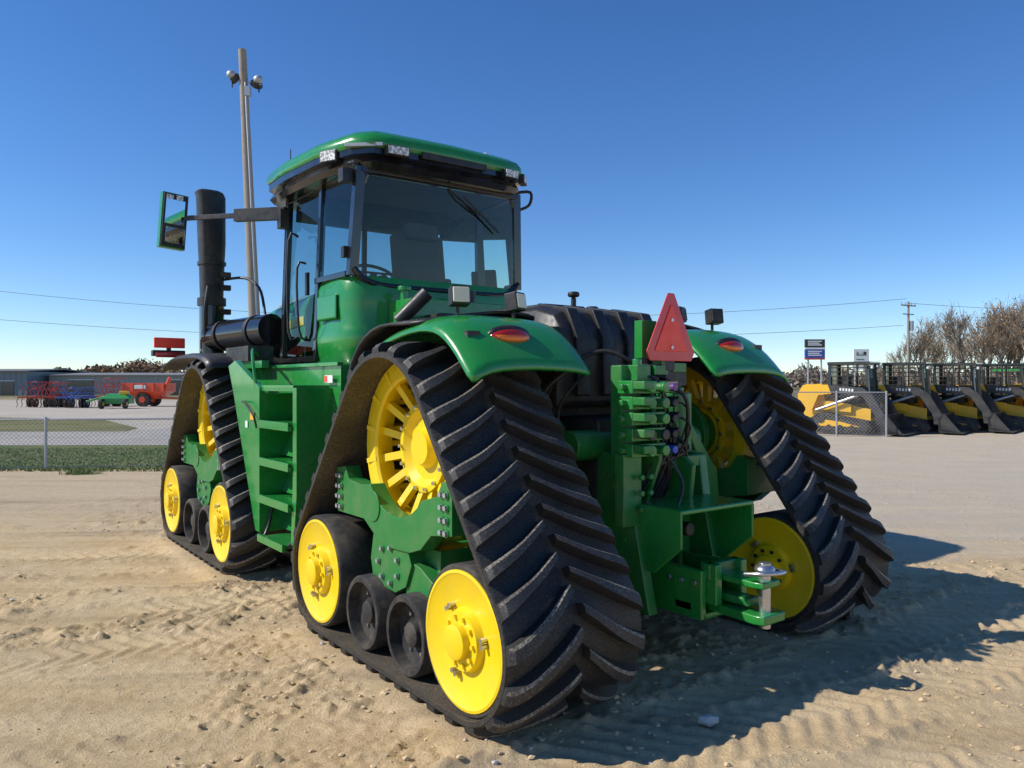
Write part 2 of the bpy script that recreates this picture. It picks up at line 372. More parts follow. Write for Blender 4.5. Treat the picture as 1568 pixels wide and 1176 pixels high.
lamp((-1.0,2.50,3.83),(.20,.07,.11),R(-66)); lamp((-.60,1.99,3.83),(.22,.06,.085),R(-5)); lamp((.64,1.99,3.83),(.17,.06,.085),R(3)); lamp((.87,2.09,3.83),(.14,.06,.09),R(40))
b.box((0,1.985,3.84),(.7,.03,.06),BLK); b.box((-.86,2.11,3.87),(.34,.04,.03),GALV,(0,0,R(-42)))
b.cyl((.1,2.5,4.0),(.1,2.5,4.12),.03,WHITE); b.cyl((.75,2.3,3.97),(.75,2.3,4.06),.04,GLB); b.cyl((.5,2.2,3.97),(.5,2.2,4.06),.025,WHITE)
b.tube([(-.8,4.0,3.9),(-.8,4.0,4.3)],.006,BLK)
b.build('roof_lamps',T,bevel=.008)
b=MB()
def rb(c,s,mat,rot=(0,0,0)): b.box(c,s,mat,rot)
rb((-.0,2.95,2.62),(.56,.55,.16),GREY); rb((-.0,2.66,2.96),(.54,.15,.60),GREY,(R(-8),0,0)); rb((-.0,2.60,3.28),(.34,.11,.16),GREY,(R(-8),0,0)); rb((-.0,2.95,2.3),(.4,.4,.5),BLK)
rb((-.32,2.95,2.82),(.07,.4,.07),GREY); rb((.36,3.0,2.82),(.16,.55,.1),GREY); rb((.6,2.9,2.5),(.35,.9,.5),BLK); rb((0,3.7,2.5),(.5,.2,.6),BLK); rb((.52,3.45,2.95),(.22,.05,.26),BLK)
rb((0,2.35,2.5),(1.7,.2,.25),BLK)
b.build('cab_seat_and_console',T,bevel=.06,seg=4)
b=MB()
pts=[(-.12+.2*math.cos(a),3.38+.17*math.sin(a),2.96+.10*math.sin(a)) for a in [2*math.pi*i/24 for i in range(25)]]
b.tube(pts,.018,BLK); b.cyl((-.12,3.6,2.5),(-.12,3.4,2.95),.04,BLK)
b.tube([(-.32,3.38,2.96),(.08,3.38,2.96)],.012,BLK)
b.build('steering_wheel',T)
b=MB()
b.beam((-.93,3.8,3.56),(-1.30,4.27,3.57),.07,.13,BLK); b.beam((-1.30,4.27,3.57),(-1.68,4.78,3.58),.035,.05,BLK)
mz=R(5)
def mr(x,z,w,h,mat,dy,th):
    M=Euler((0,0,mz)).to_matrix(); c=Vector((-1.78,4.86,0))+M@Vector((x,dy,z)); b.box(c,(w,th,h),mat,(0,R(4),mz))
mr(0,3.55,.27,.60,GREEN,.03,.09); mr(0,3.55,.25,.57,BLK,-.025,.03)
mr(0,3.64,.20,.27,MIRR,-.045,.012); mr(0.0,3.385,.20,.17,MIRR,-.045,.012); mr(-.05,3.80,.07,.05,LENS,-.046,.012); mr(.05,3.80,.07,.05,LENS,-.046,.012)
b.beam((.93,3.8,3.5),(1.2,4.0,3.55),.04,.05,BLK); b.box((1.3,4.05,3.4),(.22,.06,.5),BLK,(0,0,R(20)))
b.tube([(.86,2.2,3.72),(1.02,2.15,3.74),(1.04,2.2,3.62),(.9,2.25,3.55)],.016,BLK,sub=4)
b.tube([(.95,2.4,3.0),(1.05,2.4,3.02),(1.05,2.4,3.4),(.93,2.4,3.42)],.012,BLK)
b.tube([(-.97,3.35,2.25),(-1.05,3.4,2.3),(-1.05,3.4,3.2),(-.95,3.4,3.25)],.014,BLK,sub=3)
b.tube([(-.98,3.1,2.2),(-1.06,3.1,2.3),(-1.06,3.15,2.9),(-.97,3.15,2.95)],.012,BLK,sub=3)
b.box((-.97,3.12,2.75),(.03,.05,.22),BLK)
b.box((-.96,2.27,3.62),(.1,.1,.12),BLK); b.box((-.96,2.3,2.95),(.04,.06,.10),BLK)
b.box((-.95,3.82,3.5),(.09,.1,.2),BLK)
b.build('mirrors_and_rails',T,bevel=.008)
b=MB()
def oval(cx,cy,z,a,c,tz=0): return [(cx+a*math.copysign(abs(math.cos(t))**.6,math.cos(t)),cy+c*math.copysign(abs(math.sin(t))**.6,math.sin(t)),z+tz*math.cos(t)) for t in [2*math.pi*i/20 for i in range(20)]]
b.loft([oval(-1.27,5.25,2.75,.12,.12),oval(-1.27,5.25,3.2,.135,.12),oval(-1.27,5.25,3.4,.145,.13),oval(-1.28,5.25,3.95,.155,.13,.0),oval(-1.30,5.25,4.0,.15,.13),oval(-1.31,5.25,4.02,.12,.11)],BLK)
b.loft([oval(-1.27,5.25,2.1,.13,.12),oval(-1.27,5.25,2.72,.13,.12)],GLB)
b.loft([oval(-1.27,5.25,2.69,.15,.14),oval(-1.27,5.25,2.78,.15,.14)],BLK); b.loft([oval(-1.27,5.25,3.16,.15,.14),oval(-1.27,5.25,3.20,.15,.14)],BLK)
b.cyl((-1.25,5.2,2.33),(-1.0,4.0,2.36),.165,GLB,n=28); b.cyl((-1.20,4.95,2.33),(-1.19,4.9,2.335),.178,BLK,n=28); b.cyl((-1.06,4.3,2.35),(-1.05,4.24,2.35),.178,BLK,n=28)
b.tube([(-1.15,5.2,3.0),(-1.0,4.9,3.0),(-.97,4.5,2.85),(-.98,4.3,2.6),(-1.0,4.2,2.4)],.016,BLK,sub=4)
b.tube([(-1.35,5.1,2.9),(-1.4,5.05,2.6),(-1.38,5.1,2.3)],.02,BLK,sub=4)
for z in(2.5,2.62,2.9,3.05): b.box((-1.15,5.15,z),(.12,.08,.06),DARK)
b.build('exhaust_stack',T,ang=40)
b=MB()
def hr(y,w,z1,z0=1.75): return [(-w,y,z0),(-w,y,z1-.22),(-w*.93,y,z1-.08),(-w*.7,y,z1),(w*.7,y,z1),(w*.93,y,z1-.08),(w,y,z1-.22),(w,y,z0)]
b.loft([hr(3.95,.66,2.80),hr(5.2,.62,2.74),hr(6.4,.56,2.58),hr(6.9,.5,2.3),hr(7.05,.45,2.0)],GREEN)
b.bb(-.48,.48,6.6,7.1,1.0,1.9,BLK)
b.bb(-1.0,-.66,4.15,4.9,1.95,2.3,DARK)
b.build('hood',T,bevel=.03)
b=MB(); b.add([(-.668,3.97,2.42),(-.63,5.2,2.36),(-.63,5.2,2.44),(-.668,3.97,2.52)],[(0,1,2,3)],YEL); b.add([(-.62,4.0,2.736),(-.59,5.1,2.68),(-.50,5.1,2.735),(-.52,4.0,2.793)],[(0,1,2,3)],YEL); b.build('hood_stripe',T,recalc=False)
b=MB()
b.bb(-.38,.38,-.35,1.9,.75,1.55,DARK); b.bb(-.35,.35,2.2,6.8,.8,1.75,DARK); b.bb(-.25,.25,1.8,2.4,.6,1.5,DARK)
b.cyl((-.5,2.1,1.2),(-.2,.9,1.2),.07,DARK); b.cyl((.5,2.1,1.2),(.2,.9,1.2),.07,DARK)
b.bb(-.55,.55,.2,1.6,1.5,1.9,DARK); b.bb(-.9,.9,2.2,3.9,1.6,1.9,DARK)
b.build('chassis',T,bevel=.02)
b=MB()
b.bb(-1.30,-.75,1.62,4.3,1.70,1.93,GREEN); b.bb(-1.60,-1.25,1.85,2.58,1.72,1.77,GREEN); b.bb(-1.33,-1.28,1.62,3.2,1.925,1.955,GREEN)
b.bb(-1.30,-1.24,1.62,3.3,1.15,1.70,GREEN)
b.prism([(2.58,.50),(2.68,.50),(3.30,1.70),(3.45,1.95),(3.25,2.0),(2.58,1.75)],-1.62,-1.57,GREEN)
b.prism([(2.58,.50),(2.66,.50),(3.25,1.70),(2.58,1.70)],-1.57,-1.28,GREEN)
b.prism([(1.78,1.75),(1.78,.9),(1.84,.5),(1.9,.5),(1.86,1.0),(1.86,1.75)],-1.60,-1.25,GREEN)
for z in(1.46,1.14,.82):
    b.bb(-1.63,-1.28,1.86,2.58,z-.02,z,GREEN); b.bb(-1.64,-1.61,1.86,2.58,z-.055,z+.012,GREEN)
    b.add([(-1.29,1.86,z),(-1.29,2.58,z),(-1.42,2.58,z-.3),(-1.42,1.86,z-.3)],[(0,1,2,3)],GREEN)
b.bb(-1.65,-1.35,1.95,2.5,.46,.485,DGREEN); b.bb(-1.66,-1.63,1.93,2.52,.44,.5,GREEN)
b.tube([(-1.5,2.55,.8),(-1.55,2.55,.55),(-1.6,2.5,.48)],.015,BLK); b.tube([(-1.5,1.9,.8),(-1.55,1.9,.55),(-1.6,1.95,.48)],.015,BLK)
b.bb(-1.42,-1.35,3.1,3.95,1.93,2.0,GREEN); b.bb(-1.45,-1.2,3.4,4.1,2.0,2.15,DARK)
b.tube([(-1.63,2.62,1.40),(-1.66,2.6,1.5),(-1.66,2.85,1.62),(-1.63,3.0,1.62)],.01,DARK)
b.build('platform_and_steps',T,bevel=.01)
b=MB(); b.box((-1.332,1.78,1.82),(.004,.15,.06),WHITE); b.box((-1.626,2.75,1.5),(.004,.1,.07),CYEL); b.box((-1.626,2.9,1.42),(.004,.06,.06),WHITE)
b.box((-1.335,1.83,1.82),(.004,.05,.05),RED); b.build('safety_labels',T)
b=MB(); b.tube([(-1.6,2.7,1.7),(-1.62,2.75,2.0),(-1.5,3.1,2.1),(-1.35,3.4,2.05)],.015,GREEN,sub=4)
b.build('handrail',T)
for s in(-1,1):
    b=MB(); pth=[(3.80,1.94),(3.9,2.03),(4.15,2.08),(4.6,2.10),(5.2,2.09),(5.55,2.03),(5.66,1.95)]
    xs=[-.85,-.95,-1.3,-1.65,-1.72]; dz=[-.02,0,.01,0,-.04]
    b.loft([[( -s*x,y,z+d) for x,d in zip(xs,dz)] for y,z in pth],BLK,cap=False,closed=False)
    b.build('front_fender',T,solid=.02,ang=60)
    b=MB(); b.box((s*1.66,5.62,2.14),(.36,.10,.07),BLK); b.box((s*1.66,5.56,2.26),(.34,.03,.12),RED); b.box((s*1.66,5.56,2.12),(.3,.03,.06),REDL); b.box((s*1.66,5.6,2.2),(.05,.03,.1),BLK); b.build('front_marker_lamp',T,bevel=.01)
for s in(-1,1):
    xs=[.60,.66,.80,1.05,1.30,1.44,1.50]; dz=[-.05,-.01,.0,.01,.0,-.03,-.10]
    pth=[(.74,2.08),(.62,2.125),(.40,2.17),(.15,2.20),(-.05,2.20),(-.18,2.175),(-.30,2.10),(-.42,1.99),(-.53,1.86)]
    b=MB(); b.loft([[(s*x*(1-.03*max(0,(y))),y,z+d) for x,d in zip(xs,dz)] for y,z in pth],GREEN,cap=False,closed=False)
    b.build('rear_fender',T,solid=.025,subs=1,ang=60)
    b=MB(); xs2=[.56,.62,.9,1.3,1.49]; pth2=[(1.12,1.72),(1.08,1.9),(.98,2.04),(.82,2.15),(.6,2.22),(.3,2.255),(.05,2.25)]
    b.loft([[(s*x,y,z+d-(.055 if x>1.2 and y<.5 else 0)) for x,d in zip(xs2,[-.04,.0,.015,.0,-.04])] for k,(y,z) in enumerate(pth2)],BLK,cap=False,closed=False)
    b.build('fender_extension',T,solid=.02,subs=1,ang=60)
    b=MB()
    rx=R(28); cx_=s*1.10 if s<0 else 1.0
    b.sph((cx_,-.325,2.065),.1,BLK,24,(1.62,.52,.76),rx); b.sph((cx_,-.340,2.055),.1,REDL,24,(1.50,.62,.66),rx); b.sph((cx_,-.352,2.07),.1,ORG,24,(1.36,.62,.32),rx)
    b.box((s*1.36,-.31,2.05),(.09,.06,.08),BLK)
    b.build('tail_lamp',T)
    b=MB()
    for x,z,rz in((1.24,2.31,-12),(.80,2.30,14)):
        lamp((x*s,.0,z+.02),(.12,.09,.12),R(rz*1.5),CREAM if s<0 else DARK,R(-8)); b.cyl((x*s,.02,z-.11),(x*s,.02,z-.02),.012,BLK)
    b.build('fender_work_lamps',T,bevel=.01)
b=MB()
def tk(y,z1,w0=-.56,w1=.62,z0=1.62): return [(w0,y,z0),(w0,y,z1-.14),(w0+.05,y,z1-.03),(w0+.12,y,z1),(w1-.24,y,z1),(w1-.14,y,z1-.03),(w1,y,z1-.16),(w1,y,z0)]
b.loft([tk(-.17,2.06,-.5,.56,1.66),tk(-.13,2.18),tk(-.05,2.28),tk(.15,2.33),tk(1.2,2.31),tk(1.5,2.25)],BLK)
for x in(-.38,-.14,.10,.34): b.loft([[(x-.06,-.22,1.7),(x+.06,-.22,1.7),(x+.04,-.14,1.7),(x-.04,-.14,1.7)],[(x-.055,-.20,2.10),(x+.055,-.20,2.10),(x+.04,-.1,2.10),(x-.04,-.1,2.10)],[(x-.05,-.09,2.30),(x+.05,-.09,2.30),(x+.04,-.0,2.27),(x-.04,-.0,2.27)],[(x-.035,.25,2.36),(x+.035,.25,2.36),(x+.03,.3,2.30),(x-.03,.3,2.30)]],BLK)
b.bb(-.30,.10,.30,1.1,2.31,2.37,BLK)
b.cyl((.02,.35,2.3),(.02,.35,2.44),.02,BLK); b.cyl((.02,.35,2.44),(.02,.35,2.48),.045,BLK); b.cyl((.35,.5,2.3),(.35,.5,2.40),.05,BLK)
b.build('fuel_tank',T,bevel=.014,seg=2)
b=MB()
for s in(-1,1):
    b.prism([(-.35,1.35),(-.62,1.30),(-.66,1.0),(-.74,.62),(-.80,.36),(-.40,.36),(-.30,.8)],s*.30,s*.38,DGREEN)
b.bb(-.30,.30,-.55,-.35,.45,1.3,DGREEN)
b.bb(-.34,.36,-1.02,-.50,1.0,1.03,GREEN)
pl=[(-1.02,1.03),(-.66,1.03),(-.66,.62),(-.80,.62),(-1.02,.80)]
b.prism(pl,-.345,-.325,GREEN); b.prism(pl,.34,.36,GREEN)
b.cyl((0,-.55,.85),(0,-.80,.85),.045,DARK); b.cyl((0,-.55,.85),(0,-.62,.85),.12,DARK)
b.bb(-.18,.18,-1.05,-.3,.36,.40,GREEN); b.bb(-.20,-.15,-1.05,-.6,.36,.66,GREEN); b.bb(.15,.20,-1.05,-.6,.36,.66,GREEN)
b.bb(-.055,.055,-1.28,-.4,.47,.52,DGREEN); b.bb(-.20,.20,-.98,-.84,.40,.46,DGREEN)
b.prism([(-.10,-1.42),(.10,-1.42),(.12,-1.36),(.09,-1.0),(-.09,-1.0),(-.12,-1.36)],.40,.455,GREEN,'z'); b.prism([(-.08,-1.40),(.08,-1.40),(.10,-1.34),(.08,-1.0),(-.08,-1.0),(-.10,-1.34)],.60,.64,GREEN,'z')
b.bb(-.15,-.09,-1.12,-1.0,.455,.70,GREEN); b.bb(.09,.15,-1.12,-1.0,.455,.70,GREEN); b.bb(-.16,.16,-1.08,-1.02,.60,.70,DGREEN)
b.bb(-.42,-.24,-.60,-.50,1.2,1.9,DGREEN); b.prism([(-.50,1.9),(-.62,1.85),(-.72,1.30),(-.60,1.0),(-.45,1.0)],-.20,-.17,DGREEN)
b.prism([(-.45,1.45),(-.75,1.25),(-.72,1.0),(-.45,.95)],.08,.12,DGREEN)
b.cyl((.18,-.50,1.32),(.18,-.50,1.72),.12,DGREEN,n=26); b.cyl((.18,-.50,1.72),(.18,-.50,1.76),.07,DGREEN)
b.bb(.25,.62,-.42,-.34,1.0,1.18,DGREEN); b.prism([(.35,1.5),(.42,1.5),(.7,1.15),(.72,.95),(.62,.95),(.58,1.1)],-.46,-.38,DGREEN,'y')
b.bb(.02,.36,-.62,-.36,1.22,1.30,DGREEN)
b.cyl((-.6,-.3,1.38),(.6,-.3,1.38),.10,DGREEN); b.bb(-.14,.34,-.48,-.34,.9,1.3,DGREEN)
b.build('rear_hitch_frame',T,bevel=.012)
b=MB()
b.cyl((0,-1.35,.36),(0,-1.35,.74),.035,STEEL); b.sph((0,-1.35,.70),.06,STEEL,16,(1,1,.6)); b.tube([(-.12,-1.3,.68),(-.1,-1.42,.70),(.06,-1.44,.69),(.1,-1.32,.68)],.014,STEEL,sub=4)
for s in(-1,1):
    for y,z in((-.5,1.2),(-.55,1.0),(-.6,.8),(-.62,.6),(-.42,1.2),(-.45,.5),(-.7,.45)):
        b.cyl((s*.38,y,z),(s*.40,y,z),.018,GREEN,n=6)
for y in(-1.0,-.9,-.8): b.cyl((-.21,y,.58),(-.2,y,.58),.018,STEEL,n=6)
b.build('hitch_pin_and_bolts',T,bevel=.003)
b=MB()
for i in range(5):
    z=1.76-i*.098
    b.box((-.30,-.66,z),(.30,.13,.082),GREEN); b.box((-.40,-.76,z+.012),(.09,.12,.05),DGREEN)
    for x in(-.36,-.24):
        b.cyl((x,-.72,z),(x,-.79,z),.028,DGREEN,n=14); b.cyl((x,-.79,z),(x,-.815,z),.034,[GREEN,DGREEN,GREEN,DARK,GREEN][i],n=14)
    b.cyl((-.14,-.70,z),(-.14,-.80,z),.026,[PURP,BLK,BLK,BLK,BLUEC][i],n=14); b.cyl((-.08,-.66,z+.02),(-.08,-.78,z+.02),.02,BLK,n=10)
    b.cyl((-.45,-.66,z),(-.49,-.66,z),.022,DGREEN,n=10)
b.box((-.30,-.62,1.85),(.12,.12,.10),DGREEN); b.cyl((-.3,-.62,1.88),(-.3,-.62,1.94),.03,GREEN)
b.box((-.40,-.64,1.12),(.16,.08,.45),DGREEN)
for x in(-.36,-.28): 
    for z in(1.0,1.1,1.2): b.cyl((x,-.7,z),(x,-.73,z),.02,DGREEN,n=8)
b.build('remote_valves',T,bevel=.008)
b=MB(); 
for k in range(16):
    x0=random.uniform(-.3,.05); z0=random.uniform(1.4,1.85); x1=random.uniform(-.25,.2); 
    b.tube([(x0,-.6,z0),(x0+.1,-.66-random.random()*.08,z0-.1),(x1,-.62,1.15+random.random()*.1),(x1-.05,-.5,.9)],random.choice([.010,.014,.007]),BLK,sub=5,n=7)
b.tube([(-.13,-.75,1.3),(-.10,-.82,1.15),(-.2,-.84,1.0),(-.28,-.75,.95),(-.3,-.7,1.05)],.01,BLK,sub=5)
b.tube([(-.1,-.45,1.9),(-.25,-.3,2.0),(-.4,-.2,1.95),(-.55,-.1,1.8),(-.6,0,1.5)],.014,BLK,sub=5); b.tube([(-.45,-.3,1.85),(-.6,-.2,1.6),(-.5,-.2,1.2)],.012,BLK,sub=5); b.tube([(-.5,-.25,1.9),(-.65,-.1,1.7),(-.6,-.1,1.3)],.02,BLK,sub=5)
b.box((-.02,-.55,1.88),(.3,.08,.06),DARK); b.box((.08,-.58,1.82),(.2,.06,.1),BLK)
b.build('hydraulic_hoses',T)
b=MB()
def tri(cx,cz,r,c):
    P=[]
    for a in(90,210,330):
        for d in(-c,c): P.append((cx+r*math.cos(R(a+d)),cz+r*math.sin(R(a+d))*1.12))
    return P
cx,cz=.01,2.10
b.prism(tri(cx,cz,.25,7),-.630,-.622,REDD,'y'); b.prism(tri(cx,cz,.178,2),-.636,-.6305,RED,'y')
for z in(2.20,2.02): b.cyl((cx,-.636,z),(cx,-.642,z),.014,STEEL,n=10)
b.box((cx,-.606,2.08),(.09,.03,.42),BLK); b.bb(cx-.04,cx+.04,-.60,-.5,1.85,1.95,DGREEN); b.bb(cx-.14,cx-.02,-.62,-.52,1.84,1.9,DGREEN); b.bb(cx+.03,cx+.16,-.62,-.5,1.86,1.92,DGREEN)
b.bb(cx-.16,cx-.02,-.52,-.45,1.95,2.2,GREEN)
b.build('slow_vehicle_emblem',T,bevel=.003)

# ------------------------------------------------------------ GROUND
def vnoise(x,y,seed):
    xi=np.floor(x).astype(np.int64); yi=np.floor(y).astype(np.int64); xf=x-xi; yf=y-yi
    def h(a,b):
        n=(a*374761393+b*668265263+seed*974634777)&0xFFFFFFFF; n=((n^(n>>13))*1274126177)&0xFFFFFFFF; return ((n^(n>>16))&0xFFFF)/65535.
    u=xf*xf*(3-2*xf); v=yf*yf*(3-2*yf)
    return (h(xi,yi)*(1-u)+h(xi+1,yi)*u)*(1-v)+(h(xi,yi+1)*(1-u)+h(xi+1,yi+1)*u)*v
def fbm(x,y,f,o,seed,g=.55):
    s=0;a=1;t=0
    for i in range(o):
        ca,sa=math.cos(i*.9+.4),math.sin(i*.9+.4)
        s=s+a*vnoise((x*ca-y*sa)*f+13.7*i,(x*sa+y*ca)*f+5.1*i,seed+i); t+=a; a*=g; f*=2.03
    return s/t
def axis(lo,hi,st,far0,far1,g):
    a=list(np.arange(lo,hi,st)); x=a[-1]; d=st
    while x<far1: d*=g; x+=d; a.append(x)
    x=a[0]; d=st; pre=[]
    while x>far0: d*=g; x-=d; pre.append(x)
    return np.array(pre[::-1]+a)
US=axis(-4.0,4.4,.019,-900,900,1.026); WS=axis(3.3,6.6,.015,-120,1500,1.0145)
UU,WW=np.meshgrid(US,WS)
def ss(a,b,x):
    t=np.clip((x-a)/(b-a),0,1); return t*t*(3-2*t)
RUTS=((-3.7,4.7,.90,.43,.20,.022),(-3.7,5.7,.92,.39,.24,.032),(-3.7,6.9,.94,.34,.24,.024),(-3.7,8.2,.96,.28,.26,.024),(-3.7,9.8,.97,.22,.3,.025),(-3.7,11.5,.98,.2,.3,.02),(-2.2,3.5,.93,.36,.2,.02),(.6,3.9,.80,.6,.2,.026),(1.7,3.4,.8,.6,.22,.02),(2.6,4.6,.9,.42,.24,.022))
def ground_z(U,Wd):
    X=SX+.8*U+.6*Wd; Y=SY-.6*U+.8*Wd
    amp=(1-ss(11,15,Wd))*ss(-2,1,Wd)*(1-ss(10,14,np.abs(U)))
    def rect(x0,x1,y0,y1,m=.16):
        return ss(x0-m,x0,X)*(1-ss(x1,x1+m,X))*ss(y0-m,y0,Y)*(1-ss(y1,y1+m,Y))
    foot=np.maximum.reduce([rect(-1.8,-.8,-.95,1.3),rect(.8,1.8,-.95,1.3),rect(-1.8,-.8,3.15,5.4),rect(.8,1.8,3.15,5.4)])
    rgh=ss(.44,.62,fbm(U,Wd,.7,2,77))
    east=ss(.5,2.0,U)*ss(6.5,8.5,Wd)
    cr=(.22+.85*rgh)*(1-.8*east)
    c1=fbm(U,Wd,9,3,11,.62); c2=fbm(U,Wd,23,3,51,.62)
    z=(fbm(U,Wd,.7,3,3)-.5)*.025+np.maximum(c1-.54,0)*.11*cr+np.maximum(c2-.50,0)*.075*cr
    z+=(fbm(U,Wd,30,2,91)-.5)*.007
    for (ox,oy,dx,dy,wd,dep) in RUTS:
        n=(-dy,dx); d=(U-ox)*n[0]+(Wd-oy)*n[1]+.14*(fbm(U,Wd,.5,2,9)-.5); s=(U-ox)*dx+(Wd-oy)*dy
        m=np.exp(-(d/wd)**4)*(1-.8*east); ph=(s+np.abs(d)*.8)/.15; tread=np.clip(np.sin(ph*2*math.pi)*2,-1,1)
        z=z*(1-.7*m)-dep*.5*m + m*tread*.008*ss(.38,.58,fbm(U,Wd,1.1,2,23))*(.4+c2) + dep*1.1*np.exp(-((np.abs(d)-wd*1.3)/.06)**2)*np.maximum(c1-.35,0)*1.8*(1-.8*east)
    z*=amp; z=z*(1-foot)+.022*foot
    return z+1.6*ss(130,220,Wd)
ZZ=ground_z(UU,WW)
nu,nw=len(US),len(WS)
co=np.stack([UU,WW,ZZ],-1).reshape(-1,3)
idx=np.arange(nu*nw).reshape(nw,nu)
fc=np.stack([idx[:-1,:-1],idx[:-1,1:],idx[1:,1:],idx[1:,:-1]],-1).reshape(-1,4)
me=bpy.data.meshes.new('ground'); me.vertices.add(len(co)); me.vertices.foreach_set('co',co.ravel())
me.loops.add(len(fc)*4); me.loops.foreach_set('vertex_index',fc.ravel()); me.polygons.add(len(fc)); me.polygons.foreach_set('loop_start',np.arange(0,len(fc)*4,4)); me.polygons.foreach_set('loop_total',np.full(len(fc),4))
me.update(calc_edges=True); me.polygons.foreach_set('use_smooth',np.ones(len(fc),bool))
def site(o,u=0,w=0,z=0,rz=0): o.location=W(u,w,z); o.rotation_euler=(0,0,SA+rz)
g=bpy.data.objects.new('ground',me); sc.collection.objects.link(g); site(g)
m,nt,p=newmat('sandy_ground')
tc=nt.nodes.new('ShaderNodeTexCoord'); sep=nt.nodes.new('ShaderNodeSeparateXYZ'); nt.links.new(tc.outputs['Object'],sep.inputs[0])
mp=nt.nodes.new('ShaderNodeMapping'); mp.inputs['Rotation'].default_value=(0,0,-.38); mp.inputs['Scale'].default_value=(.18,1.5,1); nt.links.new(tc.outputs['Object'],mp.inputs[0])
def MA(op,a,b_=None):
    n=nt.nodes.new('ShaderNodeMath'); n.operation=op
    for i,v in enumerate((a,b_)):
        if v is None: continue
        if isinstance(v,(int,float)): n.inputs[i].default_value=v
        else: nt.links.new(v,n.inputs[i])
    return n.outputs[0]
def CLP(a):
    c=nt.nodes.new('ShaderNodeClamp'); nt.links.new(a,c.inputs[0]); return c.outputs[0]
n1=noise(nt,1.3,8,.65); n2=noise(nt,11,8,.75); n3=noise(nt,70,5,.75); ns=noise(nt,1.6,8,.65,vec=mp.outputs[0])
sand=mix(nt,ramp(nt,ns,[(.36,0.),(.58,1.)]),(.54,.385,.205),(.70,.52,.295))
sand=mix(nt,ramp(nt,n1,[(.42,0.),(.70,.5)]),sand,(.62,.495,.34))
sand=mix(nt,ramp(nt,n2,[(.49,0.),(.72,.5)]),sand,(.40,.28,.16))
sand=mix(nt,ramp(nt,n3,[(.54,0.),(.68,.5)]),sand,(.80,.66,.46))
sand=mix(nt,ramp(nt,n3,[(.30,.6),(.42,0.)]),sand,(.30,.22,.14))
grav=mix(nt,ramp(nt,n3,[(.38,0.),(.62,1.)]),(.36,.30,.225),(.68,.585,.45))
grav=mix(nt,ramp(nt,ns,[(.4,0.),(.65,.7)]),grav,(.62,.50,.335))
grav=mix(nt,ramp(nt,n1,[(.4,0.),(.7,.4)]),grav,(.41,.345,.27))
u_=sep.outputs[0]; w_=sep.outputs[1]
mE=CLP(MA('MULTIPLY',MA('SUBTRACT',w_,MA('ADD',7.4,MA('MULTIPLY',MA('SUBTRACT',n1,.5),5.))),.5))
mU=CLP(MA('MULTIPLY',MA('SUBTRACT',u_,.8),.6))
msk=MA('MULTIPLY',mE,mU)
far=CLP(MA('MULTIPLY',MA('SUBTRACT',w_,62),.02))
col=mix(nt,msk,sand,grav)
mW=MA('MULTIPLY',CLP(MA('MULTIPLY',MA('SUBTRACT',w_,8.5),.4)),MA('SUBTRACT',1.,mU))
col=mix(nt,MA('MULTIPLY',mW,.5),col,mix(nt,ramp(nt,n2,[(.4,0.),(.62,1.)]),(.32,.26,.185),(.60,.485,.34)))
col=mix(nt,far,col,(.16,.14,.07))
n4=noise(nt,1.1,6,.6,vec=mp.outputs[0])
dk=MA('MULTIPLY',ramp(nt,n4,[(.55,0.),(.66,.55)]),MA('SUBTRACT',1.,mU))
col=mix(nt,dk,col,mix(nt,n2,(.20,.14,.085),(.38,.28,.18)))
nt.links.new(col,p.inputs['Base Color']); p.inputs['Roughness'].default_value=.95; p.inputs['Specular IOR Level'].default_value=.15
hb=MA('ADD',MA('MULTIPLY',n2,.6),MA('MULTIPLY',n3,.4)); bump(nt,p,hb,1.0,.032)
me.materials.append(m)
b=MB()
CL=paint('clod_soil',(.60,.45,.26),.95,.3,coat=0); PB=paint('pebble_stone',(.50,.47,.43),.8,.2,coat=0)
Nc=11000
cu=rng.uniform(-5.5,7.5,Nc); cw=3.3+rng.random(Nc)**1.5*10
cz=ground_z(cu,cw)
dens=fbm(cu,cw,.7,2,77)
t=(1+5**.5)/2
ico=[Vector(v).normalized() for v in[(-1,t,0),(1,t,0),(-1,-t,0),(1,-t,0),(0,-1,t),(0,1,t),(0,-1,-t),(0,1,-t),(t,0,-1),(t,0,1),(-t,0,-1),(-t,0,1)]]
icf=[(0,11,5),(0,5,1),(0,1,7),(0,7,10),(0,10,11),(1,5,9),(5,11,4),(11,10,2),(10,7,6),(7,1,8),(3,9,4),(3,4,2),(3,2,6),(3,6,8),(3,8,9),(4,9,5),(2,4,11),(6,2,10),(8,6,7),(9,8,1)]
for i in range(Nc):
    if dens[i]<.42 and rng.random()<.5: continue
    r=.003+.012*rng.random()**4*(1.4 if dens[i]>.5 else .6)
    k=rng.uniform(.6,1.3,12)
    b.add([(cu[i]+v.x*r*k[j]*1.2,cw[i]+v.y*r*k[j],cz[i]+r*.3+v.z*r*k[j]*.7) for j,v in enumerate(ico)],icf,PB if rng.random()<.06 else CL)
k=rng.uniform(.8,1.2,12)
b.add([(1.03+v.x*.055*k[j],4.05+v.y*.04*k[j],.02+v.z*.03) for j,v in enumerate(ico)],icf,PB)
o=b.build('soil_clods',recalc=False,ang=20); site(o)
